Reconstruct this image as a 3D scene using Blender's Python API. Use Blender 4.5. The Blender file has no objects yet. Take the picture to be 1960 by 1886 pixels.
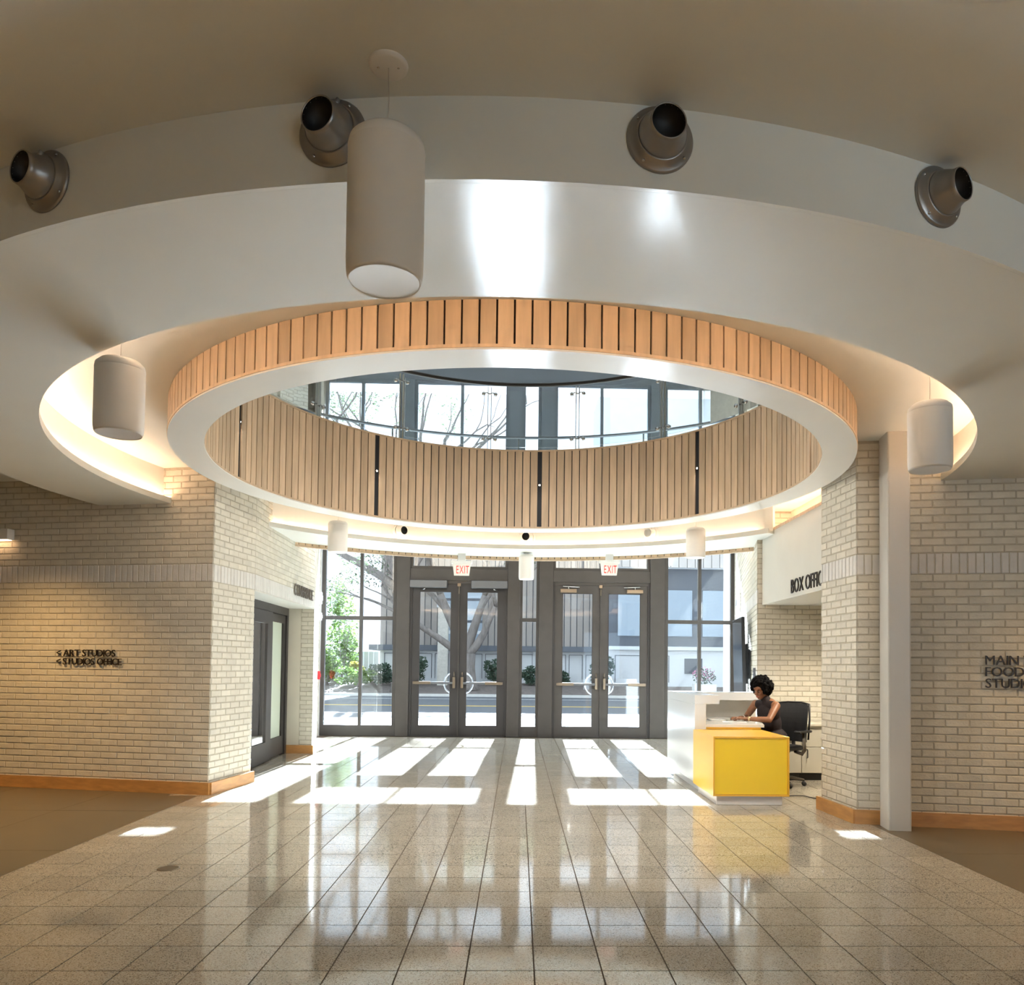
import bpy, math, random
from mathutils import Vector, Matrix
random.seed(7)
PI = math.pi
SC = bpy.context.scene
COL = SC.collection
def R(a): return math.radians(a)

# ------------------------------------------------------------------ camera
f_px, pp_x, pp_y, pitch, roll, yaw, CAM_H = 1481.36, 1034.83, 1229.22, .0314, .0109, .0291, 1.43
cam_d = bpy.data.cameras.new('camera'); cam = bpy.data.objects.new('camera', cam_d); COL.objects.link(cam)
cam_d.sensor_fit = 'HORIZONTAL'; cam_d.sensor_width = 36.0
cam_d.lens = f_px * 36.0 / 1960.0
cam_d.shift_x = (980 - pp_x) / 1960.0
cam_d.shift_y = (pp_y - 943) / 1960.0
cam_d.clip_start = .05; cam_d.clip_end = 400
def lev(x, y, z):
    c, s = math.cos(yaw), math.sin(yaw)
    return Vector((x * c + y * s, -x * s + y * c, z))
F0 = lev(0, math.cos(pitch), math.sin(pitch)); U0 = lev(0, -math.sin(pitch), math.cos(pitch)); R0 = lev(1, 0, 0)
rt = math.cos(roll) * R0 + math.sin(roll) * U0; up = -math.sin(roll) * R0 + math.cos(roll) * U0
m3 = Matrix((rt, up, -F0)).transposed()
cam.matrix_world = Matrix.Translation((0, 0, CAM_H)) @ m3.to_4x4()
SC.camera = cam

# ------------------------------------------------------------------ world, sun, exposure
SC.view_settings.view_transform = 'Standard'; SC.view_settings.look = 'None'
SC.view_settings.gamma = 1.0; SC.view_settings.use_curve_mapping = False
SC.view_settings.exposure = 0.66
w = bpy.data.worlds.new('world'); SC.world = w; w.use_nodes = True
bg = w.node_tree.nodes['Background']
bg.inputs['Color'].default_value = (.74, .87, 1.0, 1); bg.inputs['Strength'].default_value = 1.6
sun_d = bpy.data.lights.new('sun', 'SUN'); sun = bpy.data.objects.new('sun', sun_d); COL.objects.link(sun)
sun_d.energy = 50.0; sun_d.angle = R(.55); sun_d.color = (.86, .965, 1.10)
sdir = Vector((-.022, -1.0, -.524)).normalized()
sun.rotation_euler = sdir.to_track_quat('-Z', 'Y').to_euler(); sun.location = (2, 40, 20)
cy = SC.cycles
cy.use_denoising = True
cy.max_bounces = 7; cy.diffuse_bounces = 4; cy.glossy_bounces = 3; cy.transparent_max_bounces = 16; cy.transmission_bounces = 2
cy.caustics_reflective = True; cy.caustics_refractive = False; cy.blur_glossy = .25; cy.use_guiding = True
cy.use_adaptive_sampling = True; cy.adaptive_threshold = .17; cy.adaptive_min_samples = 16
cy.sample_clamp_indirect = 30.0

# ------------------------------------------------------------------ materials
MT = {}
def nd(nt, t, **kw):
    n = nt.nodes.new(t)
    for k, v in kw.items(): setattr(n, k, v)
    return n
def M(name, col, rough=.5, metal=0.0, spec=.5, emit=None, es=0.0, var=0.0, nscale=0, namt=0.0, nstretch=(1, 1, 1), bump=0.0, bscale=40, sheen=0):
    m = bpy.data.materials.new(name); m.use_nodes = True; nt = m.node_tree; p = nt.nodes['Principled BSDF']
    p.inputs['Base Color'].default_value = (*col, 1); p.inputs['Roughness'].default_value = rough
    p.inputs['Metallic'].default_value = metal; p.inputs['Specular IOR Level'].default_value = spec
    if emit: p.inputs['Emission Color'].default_value = (*emit, 1); p.inputs['Emission Strength'].default_value = es
    geo = None
    if nscale or var or bump:
        tc = nd(nt, 'ShaderNodeNewGeometry'); mp = nd(nt, 'ShaderNodeMapping'); mp.inputs['Scale'].default_value = nstretch
        nt.links.new(tc.outputs['Position'], mp.inputs['Vector']); geo = mp.outputs['Vector']
    fac = None
    if nscale:
        n = nd(nt, 'ShaderNodeTexNoise'); n.inputs['Scale'].default_value = nscale; n.inputs['Detail'].default_value = 4
        nt.links.new(geo, n.inputs['Vector'])
        r = nd(nt, 'ShaderNodeMapRange'); r.inputs['From Min'].default_value = .3; r.inputs['From Max'].default_value = .7
        r.inputs['To Min'].default_value = 1 - namt; r.inputs['To Max'].default_value = 1 + namt
        nt.links.new(n.outputs['Fac'], r.inputs['Value']); fac = r.outputs['Result']
    if var:
        oi = nd(nt, 'ShaderNodeObjectInfo'); r = nd(nt, 'ShaderNodeMapRange')
        r.inputs['To Min'].default_value = 1 - var; r.inputs['To Max'].default_value = 1 + var
        nt.links.new(oi.outputs['Random'], r.inputs['Value'])
        if fac:
            mu = nd(nt, 'ShaderNodeMath', operation='MULTIPLY'); nt.links.new(fac, mu.inputs[0]); nt.links.new(r.outputs['Result'], mu.inputs[1]); fac = mu.outputs[0]
        else: fac = r.outputs['Result']
    if fac:
        mx = nd(nt, 'ShaderNodeVectorMath', operation='SCALE'); mx.inputs[0].default_value = col
        nt.links.new(fac, mx.inputs['Scale']); nt.links.new(mx.outputs['Vector'], p.inputs['Base Color'])
    if bump:
        n = nd(nt, 'ShaderNodeTexNoise'); n.inputs['Scale'].default_value = bscale; n.inputs['Detail'].default_value = 3
        nt.links.new(geo, n.inputs['Vector']); b = nd(nt, 'ShaderNodeBump'); b.inputs['Strength'].default_value = bump; b.inputs['Distance'].default_value = .01
        nt.links.new(n.outputs['Fac'], b.inputs['Height']); nt.links.new(b.outputs['Normal'], p.inputs['Normal'])
    MT[name] = m
    return m
BRK = (.62, .585, .495)
M('brick', BRK, .65, var=.07, nscale=9, namt=.06, bump=.35, bscale=60)
M('mortar', (.46, .42, .335), .9, nscale=30, namt=.08)
M('soldier', (.64, .625, .59), .6, var=.05, nscale=12, namt=.04, bump=.25, bscale=60)
M('plaster', (.60, .59, .53), .6, nscale=3, namt=.02)
M('plaster_dark', (.62, .58, .48), .7, nscale=3, namt=.03)
M('ceiling_paint', (.725, .735, .69), .5, nscale=2, namt=.015)
M('ring_paint', (.78, .765, .72), .28, spec=.5, nscale=2, namt=.015)
M('maple', (.61, .44, .285), .42, var=.15, nscale=7, namt=.12, nstretch=(3.0, 3.0, .35))
M('base_wood', (.50, .255, .085), .38, nscale=6, namt=.16, nstretch=(1, 1, 4))
M('black_gap', (.010, .011, .015), .6)
M('dark_backing', (.06, .04, .028), .8)
M('bronze', (.056, .049, .044), .42, metal=.0, spec=.35, nscale=5, namt=.08)
M('bronze_leaf', (.036, .032, .031), .42, spec=.35)
M('bronze_dark', (.035, .031, .030), .4, spec=.35)
M('operator_grey', (.13, .135, .145), .4, metal=.4)
M('slate', (.095, .115, .14), .35)
M('bar_bronze', (.26, .205, .15), .32, metal=.8)
M('steel', (.60, .61, .62), .25, metal=1.0)
M('pipe_grey', (.34, .33, .32), .34, metal=.75, nscale=6, namt=.06)
M('matte_black', (.008, .008, .009), .55)
M('rubber', (.015, .015, .016), .6)
M('white_metal', (.80, .785, .75), .42)
M('nozzle_white', (.80, .76, .70), .4)
M('speaker_grille', (.70, .71, .73), .38, metal=.3)
M('wire', (.62, .60, .56), .4, metal=.6)
M('steel_column', (.56, .545, .51), .40)
M('desk_white', (.66, .68, .69), .16, spec=.5)
M('desk_top', (.80, .80, .78), .18)
M('desk_inner', (.66, .63, .57), .45)
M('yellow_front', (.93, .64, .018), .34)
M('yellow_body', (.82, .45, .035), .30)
M('kick_white', (.72, .70, .68), .3)
M('cabinet', (.56, .535, .45), .5)
M('chair_mesh', (.018, .018, .020), .75, bump=.3, bscale=300)
M('chair_frame', (.12, .105, .085), .38, metal=.5)
M('chair_black', (.012, .012, .014), .45)
M('skin', (.255, .108, .050), .5, nscale=30, namt=.05)
M('lips', (.33, .085, .06), .4)
M('eye_white', (.45, .40, .36), .3)
M('eye_dark', (.015, .009, .006), .2)
M('hair', (.0025, .0022, .0022), .8, spec=.12, bump=.6, bscale=120)
M('dress', (.013, .0055, .007), .8, nscale=60, namt=.45)
M('gold', (.65, .48, .28), .3, metal=.9)
M('paper', (.85, .85, .84), .5)
M('letters', (.032, .022, .016), .4, metal=.4)
M('letters_side', (.20, .17, .14), .35, metal=.7)
M('exit_face', (.80, .80, .76), .3)
M('exit_red', (.75, .03, .02), .4, emit=(1, .06, .03), es=.35)
M('alarm_red', (.55, .02, .025), .35)
M('plastic_white', (.78, .78, .76), .35)
M('screen', (.02, .024, .03), .08)
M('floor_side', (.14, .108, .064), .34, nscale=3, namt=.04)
M('grout', (.11, .08, .055), .95, spec=.1)
M('brass_plate', (.20, .16, .11), .35, metal=.7)
M('asphalt', (.10, .105, .115), .9, nscale=20, namt=.15)
M('pavement', (.55, .535, .50), .85, nscale=4, namt=.06)
M('mulch', (.16, .13, .115), .95, nscale=6, namt=.35)
M('road_white', (.75, .75, .72), .8)
M('road_yellow', (.62, .42, .08), .8)
M('ext_white', (.62, .63, .64), .8)
M('ext_board', (.30, .265, .24), .8, var=.14)
M('ext_board_light', (.55, .50, .46), .8, var=.07)
M('ext_dark', (.10, .11, .13), .7)
M('ext_brick', (.58, .55, .49), .8, nscale=8, namt=.1)
M('ext_grey', (.62, .65, .68), .85, nscale=2, namt=.03)
M('ext_glass', (.30, .36, .42), .08)
M('bark', (.19, .165, .15), .9, nscale=8, namt=.3, nstretch=(1, 1, .3), bump=.8, bscale=14)
M('leaf_oak', (.10, .135, .075), .6, nscale=3, namt=.3)
M('leaf_green', (.12, .21, .045), .55, nscale=4, namt=.3)
M('leaf_yellow', (.36, .34, .07), .6, nscale=4, namt=.3)
M('leaf_dark', (.075, .125, .085), .6, nscale=4, namt=.3)
M('flower', (.55, .16, .32), .6, nscale=9, namt=.4)
M('planter', (.78, .78, .76), .6)
M('roof_paint', (.82, .83, .83), .7)
# leaves let some light through
for k in ('leaf_oak', 'leaf_green', 'leaf_yellow', 'leaf_dark'):
    nt = MT[k].node_tree; p = nt.nodes['Principled BSDF']; o = nt.nodes['Material Output']
    tr = nd(nt, 'ShaderNodeBsdfTranslucent'); mx = nd(nt, 'ShaderNodeMixShader'); mx.inputs[0].default_value = .45
    src = p.inputs['Base Color'].links[0].from_socket
    nt.links.new(src, tr.inputs['Color']); nt.links.new(p.outputs[0], mx.inputs[1]); nt.links.new(tr.outputs[0], mx.inputs[2]); nt.links.new(mx.outputs[0], o.inputs['Surface'])
def glass_mat(name, tint, rmul=1.0):
    m = bpy.data.materials.new(name); m.use_nodes = True; nt = m.node_tree; nt.nodes.remove(nt.nodes['Principled BSDF'])
    t = nd(nt, 'ShaderNodeBsdfTransparent'); t.inputs['Color'].default_value = (*tint, 1)
    g = nd(nt, 'ShaderNodeBsdfGlossy'); g.inputs['Roughness'].default_value = .015; g.inputs['Color'].default_value = (.95, .97, 1, 1)
    fr = nd(nt, 'ShaderNodeFresnel'); fr.inputs['IOR'].default_value = 1.45
    mu = nd(nt, 'ShaderNodeMath', operation='MULTIPLY'); mu.inputs[1].default_value = rmul
    nt.links.new(fr.outputs[0], mu.inputs[0])
    mx = nd(nt, 'ShaderNodeMixShader'); nt.links.new(mu.outputs[0], mx.inputs[0]); nt.links.new(t.outputs[0], mx.inputs[1]); nt.links.new(g.outputs[0], mx.inputs[2])
    nt.links.new(mx.outputs[0], nt.nodes['Material Output'].inputs['Surface']); MT[name] = m
glass_mat('glass', (.93, .955, .965))
glass_mat('rail_glass', (.955, .975, .975))
glass_mat('door_glass', (.62, .70, .68))
def terrazzo():
    m = bpy.data.materials.new('terrazzo'); m.use_nodes = True; nt = m.node_tree; p = nt.nodes['Principled BSDF']
    g = nd(nt, 'ShaderNodeNewGeometry')
    v = nd(nt, 'ShaderNodeTexVoronoi'); v.inputs['Scale'].default_value = 210; nt.links.new(g.outputs['Position'], v.inputs['Vector'])
    sep = nd(nt, 'ShaderNodeSeparateColor'); nt.links.new(v.outputs['Color'], sep.inputs[0])
    cr = nd(nt, 'ShaderNodeValToRGB'); nt.links.new(sep.outputs[0], cr.inputs['Fac']); cr.color_ramp.interpolation = 'CONSTANT'
    e = cr.color_ramp.elements; e[0].position = 0; e[0].color = (.16, .13, .10, 1); e[1].position = .11; e[1].color = (.42, .375, .295, 1)
    for pos, c in ((.45, (.46, .415, .335, 1)), (.72, (.375, .33, .26, 1)), (.88, (.54, .50, .425, 1)), (.96, (.26, .20, .14, 1))):
        x = e.new(pos); x.color = c
    n = nd(nt, 'ShaderNodeTexNoise'); n.inputs['Scale'].default_value = 1.7; nt.links.new(g.outputs['Position'], n.inputs['Vector'])
    oi = nd(nt, 'ShaderNodeObjectInfo'); r = nd(nt, 'ShaderNodeMapRange'); r.inputs['To Min'].default_value = .93; r.inputs['To Max'].default_value = 1.07
    nt.links.new(oi.outputs['Random'], r.inputs['Value'])
    r2 = nd(nt, 'ShaderNodeMapRange'); r2.inputs['From Min'].default_value = .3; r2.inputs['From Max'].default_value = .7; r2.inputs['To Min'].default_value = .94; r2.inputs['To Max'].default_value = 1.06
    nt.links.new(n.outputs['Fac'], r2.inputs['Value'])
    mu = nd(nt, 'ShaderNodeMath', operation='MULTIPLY'); nt.links.new(r.outputs[0], mu.inputs[0]); nt.links.new(r2.outputs[0], mu.inputs[1])
    sc = nd(nt, 'ShaderNodeVectorMath', operation='SCALE'); nt.links.new(cr.outputs['Color'], sc.inputs[0]); nt.links.new(mu.outputs[0], sc.inputs['Scale'])
    nt.links.new(sc.outputs['Vector'], p.inputs['Base Color'])
    p.inputs['Roughness'].default_value = .066; p.inputs['IOR'].default_value = 1.58
    MT['terrazzo'] = m
terrazzo()
M('frosted', (.50, .55, .45), .45)
M('led', (1, .8, .6), .5, emit=(1.0, .63, .41), es=24.0)
M('led_far', (1, .8, .6), .5, emit=(1.0, .67, .46), es=11.5)
M('lamp_warm', (1, .8, .6), .5, emit=(1.0, .62, .34), es=5.0)
M('spark', (1, .9, .75), .5, emit=(1.0, .80, .55), es=25.0)

# ------------------------------------------------------------------ mesh helpers
class MB:
    def __init__(s): s.v = []; s.f = []; s.sm = []
    def add(s, vs, fs, smooth=False):
        b = len(s.v); s.v += [tuple(x) for x in vs]; s.f += [tuple(i + b for i in q) for q in fs]; s.sm += [smooth] * len(fs)
        return s
    def box(s, a, b):
        (x0, y0, z0), (x1, y1, z1) = a, b
        return s.hexa([(x0, y0, z0), (x1, y0, z0), (x1, y1, z0), (x0, y1, z0), (x0, y0, z1), (x1, y0, z1), (x1, y1, z1), (x0, y1, z1)])
    def hexa(s, p): return s.add(p, [(3, 2, 1, 0), (4, 5, 6, 7), (0, 1, 5, 4), (1, 2, 6, 5), (2, 3, 7, 6), (3, 0, 4, 7)])
    def bbox(s, a, b, ch=.004):      # chamfered box
        (x0, y0, z0), (x1, y1, z1) = [list(q) for q in (a, b)]
        vs = []; c = ch
        for z, i in ((z0, c), (z0 + c, 0), (z1 - c, 0), (z1, c)):
            pts = [(x0 + i, y0 + i), (x1 - i, y0 + i), (x1 - i, y1 - i), (x0 + i, y1 - i)]
            for k, (px, py) in enumerate(pts):
                # two verts per corner for vertical edge chamfer
                ax, ay = pts[(k - 1) % 4]; bx, by = pts[(k + 1) % 4]
                def tw(tx, ty):
                    L = math.hypot(tx - px, ty - py) or 1
                    return (px + (tx - px) / L * c, py + (ty - py) / L * c, z)
                vs += [tw(ax, ay), tw(bx, by)]
        fs = [tuple(reversed(range(8))), tuple(range(24, 32))]
        for r in range(3):
            for k in range(8): fs.append((r * 8 + k, r * 8 + (k + 1) % 8, r * 8 + 8 + (k + 1) % 8, r * 8 + 8 + k))
        return s.add(vs, fs)
    def prism(s, poly, z0, z1):
        n = len(poly)
        vs = [(x, y, z0) for x, y in poly] + [(x, y, z1) for x, y in poly]
        return s.add(vs, [tuple(reversed(range(n))), tuple(range(n, 2 * n))] + [(i, (i + 1) % n, n + (i + 1) % n, n + i) for i in range(n)])
    def slab(s, p0, p1, thick, z0, z1, off=0.0, inset=0.0):   # outward normal = left of p0->p1 ; slab lies behind the face
        d = Vector((p1[0] - p0[0], p1[1] - p0[1])); d.normalize(); n = Vector((-d.y, d.x))
        a = [(p0[0] + n.x * off, p0[1] + n.y * off), (p1[0] + n.x * off, p1[1] + n.y * off)]
        b = [(a[0][0] - n.x * thick + d.x * inset, a[0][1] - n.y * thick + d.y * inset), (a[1][0] - n.x * thick - d.x * inset, a[1][1] - n.y * thick - d.y * inset)]
        return s.prism([a[1], a[0], b[0], b[1]], z0, z1)
    def tube(s, pts, r, n=8, caps=True):
        pts = [Vector(p) for p in pts]; rr = r if isinstance(r, (list, tuple)) else [r] * len(pts); vs = []; fs = []
        prev = None
        for i, p in enumerate(pts):
            t = (pts[min(i + 1, len(pts) - 1)] - pts[max(i - 1, 0)]).normalized()
            if prev is None: a = t.orthogonal().normalized()
            else: a = (prev - t * prev.dot(t)); a = a.normalized() if a.length > 1e-6 else t.orthogonal().normalized()
            prev = a; b = t.cross(a)
            for k in range(n):
                q = 2 * PI * k / n; vs.append(p + (a * math.cos(q) + b * math.sin(q)) * rr[i])
        for i in range(len(pts) - 1):
            for k in range(n): fs.append((i * n + k, i * n + (k + 1) % n, (i + 1) * n + (k + 1) % n, (i + 1) * n + k))
        s.add(vs, fs, True)
        if caps: b = len(s.v) - len(vs); s.f += [tuple(b + k for k in reversed(range(n))), tuple(b + (len(pts) - 1) * n + k for k in range(n))]; s.sm += [False, False]
        return s
    def lathe(s, prof, o=(0, 0, 0), axis=(0, 0, 1), n=32, smooth=True):
        ax = Vector(axis).normalized(); a = ax.orthogonal().normalized(); b = ax.cross(a); o = Vector(o); vs = []; fs = []
        for r, h in prof:
            for k in range(n):
                q = 2 * PI * k / n; vs.append(o + ax * h + (a * math.cos(q) + b * math.sin(q)) * r)
        for i in range(len(prof) - 1):
            for k in range(n): fs.append((i * n + k, i * n + (k + 1) % n, (i + 1) * n + (k + 1) % n, (i + 1) * n + k))
        return s.add(vs, fs, smooth)
    def ell(s, c, r, rot=None, n=16, m=10):
        vs = [(0, 0, -1)]; fs = []
        for i in range(1, m):
            t = -PI / 2 + PI * i / m
            for k in range(n): vs.append((math.cos(t) * math.cos(2 * PI * k / n), math.cos(t) * math.sin(2 * PI * k / n), math.sin(t)))
        vs.append((0, 0, 1)); L = len(vs) - 1
        for k in range(n): fs.append((0, 1 + (k + 1) % n, 1 + k)); fs.append((L, L - n + k, L - n + (k + 1) % n))
        for i in range(m - 2):
            for k in range(n): fs.append((1 + i * n + k, 1 + i * n + (k + 1) % n, 1 + (i + 1) * n + (k + 1) % n, 1 + (i + 1) * n + k))
        rt = rot or Matrix.Identity(3); c = Vector(c)
        return s.add([c + rt @ Vector((x * r[0], y * r[1], z * r[2])) for x, y, z in vs], fs, True)
    def cap(s, p0, p1, r0, r1, n=12):
        p0 = Vector(p0); p1 = Vector(p1); s.tube([p0, p1], [r0, r1], n)
        s.ell(p0, (r0,) * 3, n=n, m=8); s.ell(p1, (r1,) * 3, n=n, m=8); return s
    def mesh(s, name, mat):
        me = bpy.data.meshes.new(name); me.from_pydata(s.v, [], s.f)
        me.polygons.foreach_set('use_smooth', s.sm); me.materials.append(MT[mat]); me.update(); return me
    def build(s, name, mat, parent=None, kind=None):
        if parent is not None:
            l = wloc(parent); s.v = [(x - l[0], y - l[1], z - l[2]) for x, y, z in s.v]
        o = bpy.data.objects.new(name, s.mesh(name, mat)); COL.objects.link(o)
        if parent is not None: o.parent = parent
        if kind: o['kind'] = kind
        return o
def wloc(o):
    l = Vector((0, 0, 0))
    while o is not None: l = l + o.location; o = o.parent
    return l
def tag(o, label, cat, group=None):
    o['label'] = label; o['category'] = cat
    if group: o['group'] = group
    return o
def thing(name, label, cat, loc=(0, 0, 0), group=None):
    o = bpy.data.objects.new(name, None); COL.objects.link(o); o.location = loc; o.empty_display_size = .1
    return tag(o, label, cat, group)
def struct(name, mb=None, mat=None, label=None):
    if mb is None: o = bpy.data.objects.new(name, None); COL.objects.link(o)
    else: o = mb.build(name, mat)
    o['kind'] = 'structure'
    if label: o['label'] = label
    return o
def sub(name, parent, loc=None):      # an empty part that groups sub-parts
    o = bpy.data.objects.new(name, None); COL.objects.link(o); o.parent = parent; o.empty_display_size = .05
    return o

# ------------------------------------------------------------------ key dimensions
CX, CY = -.031, 7.612            # centre of the oculus
ZS, ZR, ZC, ZO = 3.19, 3.30, 3.59, 3.50   # soffit, ring underside, recess ceiling, outer ceiling
RI, RO, RL, RW, RD = 2.84, 3.12, 3.97, 4.07, 4.86
ZT = 4.37                        # top of inner cladding
YF = 15.62                       # facade plane
def pol(r, th, z=0): return (CX + r * math.sin(R(th)), CY + r * math.cos(R(th)), z)
def arc(mb, r0, r1, z0, z1, t0, t1, step=2.0):   # solid sector of a ring
    n = max(1, int(round(abs(t1 - t0) / step))); full = abs(t1 - t0) >= 359.9
    vs = []; fs = []
    N = n if full else n + 1
    for i in range(N):
        t = t0 + (t1 - t0) * i / n
        vs += [pol(r0, t, z0), pol(r1, t, z0), pol(r1, t, z1), pol(r0, t, z1)]
    for i in range(n):
        a, b = 4 * i, 4 * ((i + 1) % N)
        for k in range(4): fs.append((a + k, b + k, b + (k + 1) % 4, a + (k + 1) % 4))
    if not full: fs += [(0, 1, 2, 3), tuple(4 * n + k for k in (3, 2, 1, 0))]
    return mb.add(vs, fs)
def rect_r(t, x0, x1, y0, y1):
    sx, sy = math.sin(R(t)), math.cos(R(t)); k = 1e9
    if sx > 1e-9: k = min(k, (x1 - CX) / sx)
    if sx < -1e-9: k = min(k, (x0 - CX) / sx)
    if sy > 1e-9: k = min(k, (y1 - CY) / sy)
    if sy < -1e-9: k = min(k, (y0 - CY) / sy)
    return k
def plate(mb, rin, rout, z0, z1, t0, t1, step=1.5):
    n = int(round((t1 - t0) / step)); full = t1 - t0 >= 359.9; vs = []; fs = []; N = n if full else n + 1
    for i in range(N):
        t = t0 + (t1 - t0) * i / n; a, b = rin(t), rout(t)
        vs += [pol(a, t, z0), pol(b, t, z0), pol(b, t, z1), pol(a, t, z1)]
    for i in range(n):
        a, b = 4 * i, 4 * ((i + 1) % N)
        for k in range(4): fs.append((a + k, b + k, b + (k + 1) % 4, a + (k + 1) % 4))
    if not full: fs += [(0, 1, 2, 3), tuple(4 * n + k for k in (3, 2, 1, 0))]
    return mb.add(vs, fs)

# ------------------------------------------------------------------ floor
TS, TX, TY = .31873, -.22543, 3.68185
fl = struct('floor', MB().box((-9.2, -5.2, -.30), (9.2, YF + .12, -.006)), 'grout')
JX, JY = .0036, .0034
XL, XR = -3.345, 3.29
tile_mb = MB().add([(-TS / 2 + JX, -TS / 2 + JY, -.02), (TS / 2 - JX, -TS / 2 + JY, -.02), (TS / 2 - JX, TS / 2 - JY, -.02), (-TS / 2 + JX, TS / 2 - JY, -.02),
                    (-TS / 2 + JX, -TS / 2 + JY, 0), (TS / 2 - JX, -TS / 2 + JY, 0), (TS / 2 - JX, TS / 2 - JY, 0), (-TS / 2 + JX, TS / 2 - JY, 0)],
                   [(4, 5, 6, 7), (0, 1, 5, 4), (1, 2, 6, 5), (2, 3, 7, 6), (3, 0, 4, 7)])
tile_me = tile_mb.mesh('tile', 'terrazzo')
cells = []
for i in range(-22, 23):
    for j in range(-27, 40):
        x0, y0 = TX + i * TS, TY + j * TS
        if y0 + TS > YF + .05 or y0 < -5: continue
        xc = x0 + TS / 2; yc = y0 + TS / 2
        if xc < -6 or xc > 6: continue
        inside = x0 >= XL - .2 and x0 + TS <= XR + .2
        deep = yc > 8.6 and (-3.8 < xc < 4.6)
        if inside or deep: cells.append((xc, yc))
def tile_rank(c):
    x, y = c
    if y < 3.45: return 1e6 + abs(y)
    if abs(x - .03 * y) > .64 * y + .2: return 1e5 + y
    return y
cells.sort(key=tile_rank)
rest = MB()
for k, (x, y) in enumerate(cells):
    rx, ry = random.uniform(-1, 1) * .0006, random.uniform(-1, 1) * .0009
    if k < 300:
        o = bpy.data.objects.new('tile', tile_me); COL.objects.link(o); o.parent = fl; o.location = (x, y, 0); o.rotation_euler = (rx, ry, 0)
    else:
        vs = []
        for a, b, c in tile_mb.v: vs.append((x + a, y + b, c + b * rx - a * ry))
        rest.add(vs, tile_mb.f)
rest.build('tile_field', 'terrazzo', fl, 'stuff')
# plain beige side floors, large slabs
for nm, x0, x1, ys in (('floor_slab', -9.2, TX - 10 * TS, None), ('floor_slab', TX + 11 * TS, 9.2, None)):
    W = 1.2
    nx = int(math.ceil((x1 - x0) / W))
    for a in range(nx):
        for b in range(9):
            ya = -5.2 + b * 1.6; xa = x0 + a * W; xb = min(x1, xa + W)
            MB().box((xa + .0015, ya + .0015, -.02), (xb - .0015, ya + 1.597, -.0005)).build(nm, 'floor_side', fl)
# fill under the box office and the sides behind y = 8.6
# ------------------------------------------------------------------ brick walls
BP, BLN = .0703, .2035
def unit_brick(L, H, D=.022, ch=.004):
    m = MB(); x, z = L / 2, H / 2
    def ring(y, i): return [(-x + i, y, -z + i), (x - i, y, -z + i), (x - i, y, z - i), (-x + i, y, z - i)]
    return m.add(ring(-D, 0) + ring(-ch, 0) + ring(0, ch), [(8, 9, 10, 11)] + [(a * 4 + k, a * 4 + (k + 1) % 4, a * 4 + 4 + (k + 1) % 4, a * 4 + 4 + k) for a in (0, 1) for k in range(4)])
UB = unit_brick(BLN - .011, BP - .011); US = unit_brick(BP - .009, .195 - .008)
brick_me = UB.mesh('brick', 'brick'); sold_me = US.mesh('soldier_brick', 'soldier')
ZB0, ZB1 = 2.32, 2.515
def brick_wall(name, p0, p1, z0, z1, thick=.14, soldier=True, parts=300, off0=0.0, vis=None, parent=None):
    d = Vector((p1[0] - p0[0], p1[1] - p0[1])); L = d.length; d.normalize(); n = Vector((-d.y, d.x))
    rz = math.atan2(d.y, d.x)
    mb = MB().slab(p0, p1, thick, z0, z1, -.007, min(thick * 1.3, L / 2 - .02))
    if parent is None: wl = struct(name, mb, 'mortar')
    else: wl = mb.build(name, 'mortar', parent)
    rows = []
    k = 0
    while k * BP < 2.30: rows.append((k * BP + BP / 2, BP, False, k)); k += 1
    if soldier: rows.append(((ZB0 + ZB1) / 2, ZB1 - ZB0, True, 0))
    else:
        z = ZB0
        while z < ZB1 - .03: rows.append((z + BP / 2, BP, False, k)); z += BP; k += 1
    z = ZB1; k = 0
    while z < 7.6: rows.append((z + BP / 2, BP, False, k)); z += BP; k += 1
    L_ = []
    for zc, h, sol, k in rows:
        if zc - h / 2 < z0 - .03 or zc + h / 2 > z1 + .035: continue
        st = BP if sol else BLN
        s = off0 - (st if not sol and k % 2 == 0 else st / 2) if not sol else 0.0
        while s < L:
            a, b = max(s, 0), min(s + st, L)
            if b - a > .03: L_.append(((a + b) / 2, zc, sol, (b - a) / st))
            s += st
    def key(t):
        px, py = p0[0] + d.x * t[0], p0[1] + d.y * t[0]
        far = math.hypot(px, py)
        return far + (1000 if vis and not vis(px, py, t[1]) else 0)
    L_.sort(key=key)
    rm, sm_ = MB(), MB()
    for q, (s, zc, sol, sc) in enumerate(L_):
        jit = random.uniform(-.0025, .001)
        px, py = p0[0] + d.x * s + n.x * jit, p0[1] + d.y * s + n.y * jit
        sc2 = (sc * (BP if sol else BLN) - .010) / ((BP if sol else BLN) - .010)
        if q < parts:
            o = bpy.data.objects.new('brick', sold_me if sol else brick_me); COL.objects.link(o); o.parent = wl
            o.location = (px, py, zc); o.rotation_euler = (random.uniform(-.012, .012), random.uniform(-.004, .004), rz + random.uniform(-.01, .01)); o.scale = (sc2, 1, 1)
        else:
            T = US if sol else UB; mbx = sm_ if sol else rm
            mbx.add([(px + d.x * a * sc2 + n.x * b, py + d.y * a * sc2 + n.y * b, zc + c) for a, b, c in T.v], T.f)
    if rm.v: rm.build('brick_field', 'brick', wl, 'stuff')
    if sm_.v: sm_.build('soldier_field', 'soldier', wl, 'stuff')
    return wl
CA = (-3.345, 8.54)
brick_wall('wall_left', CA, (-9.0, 9.69), 0, ZC, vis=lambda x, y, z: x > -6.1)
brick_wall('wall_left_side', (-3.200, 9.47), CA, 0, ZC, parts=300)
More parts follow.
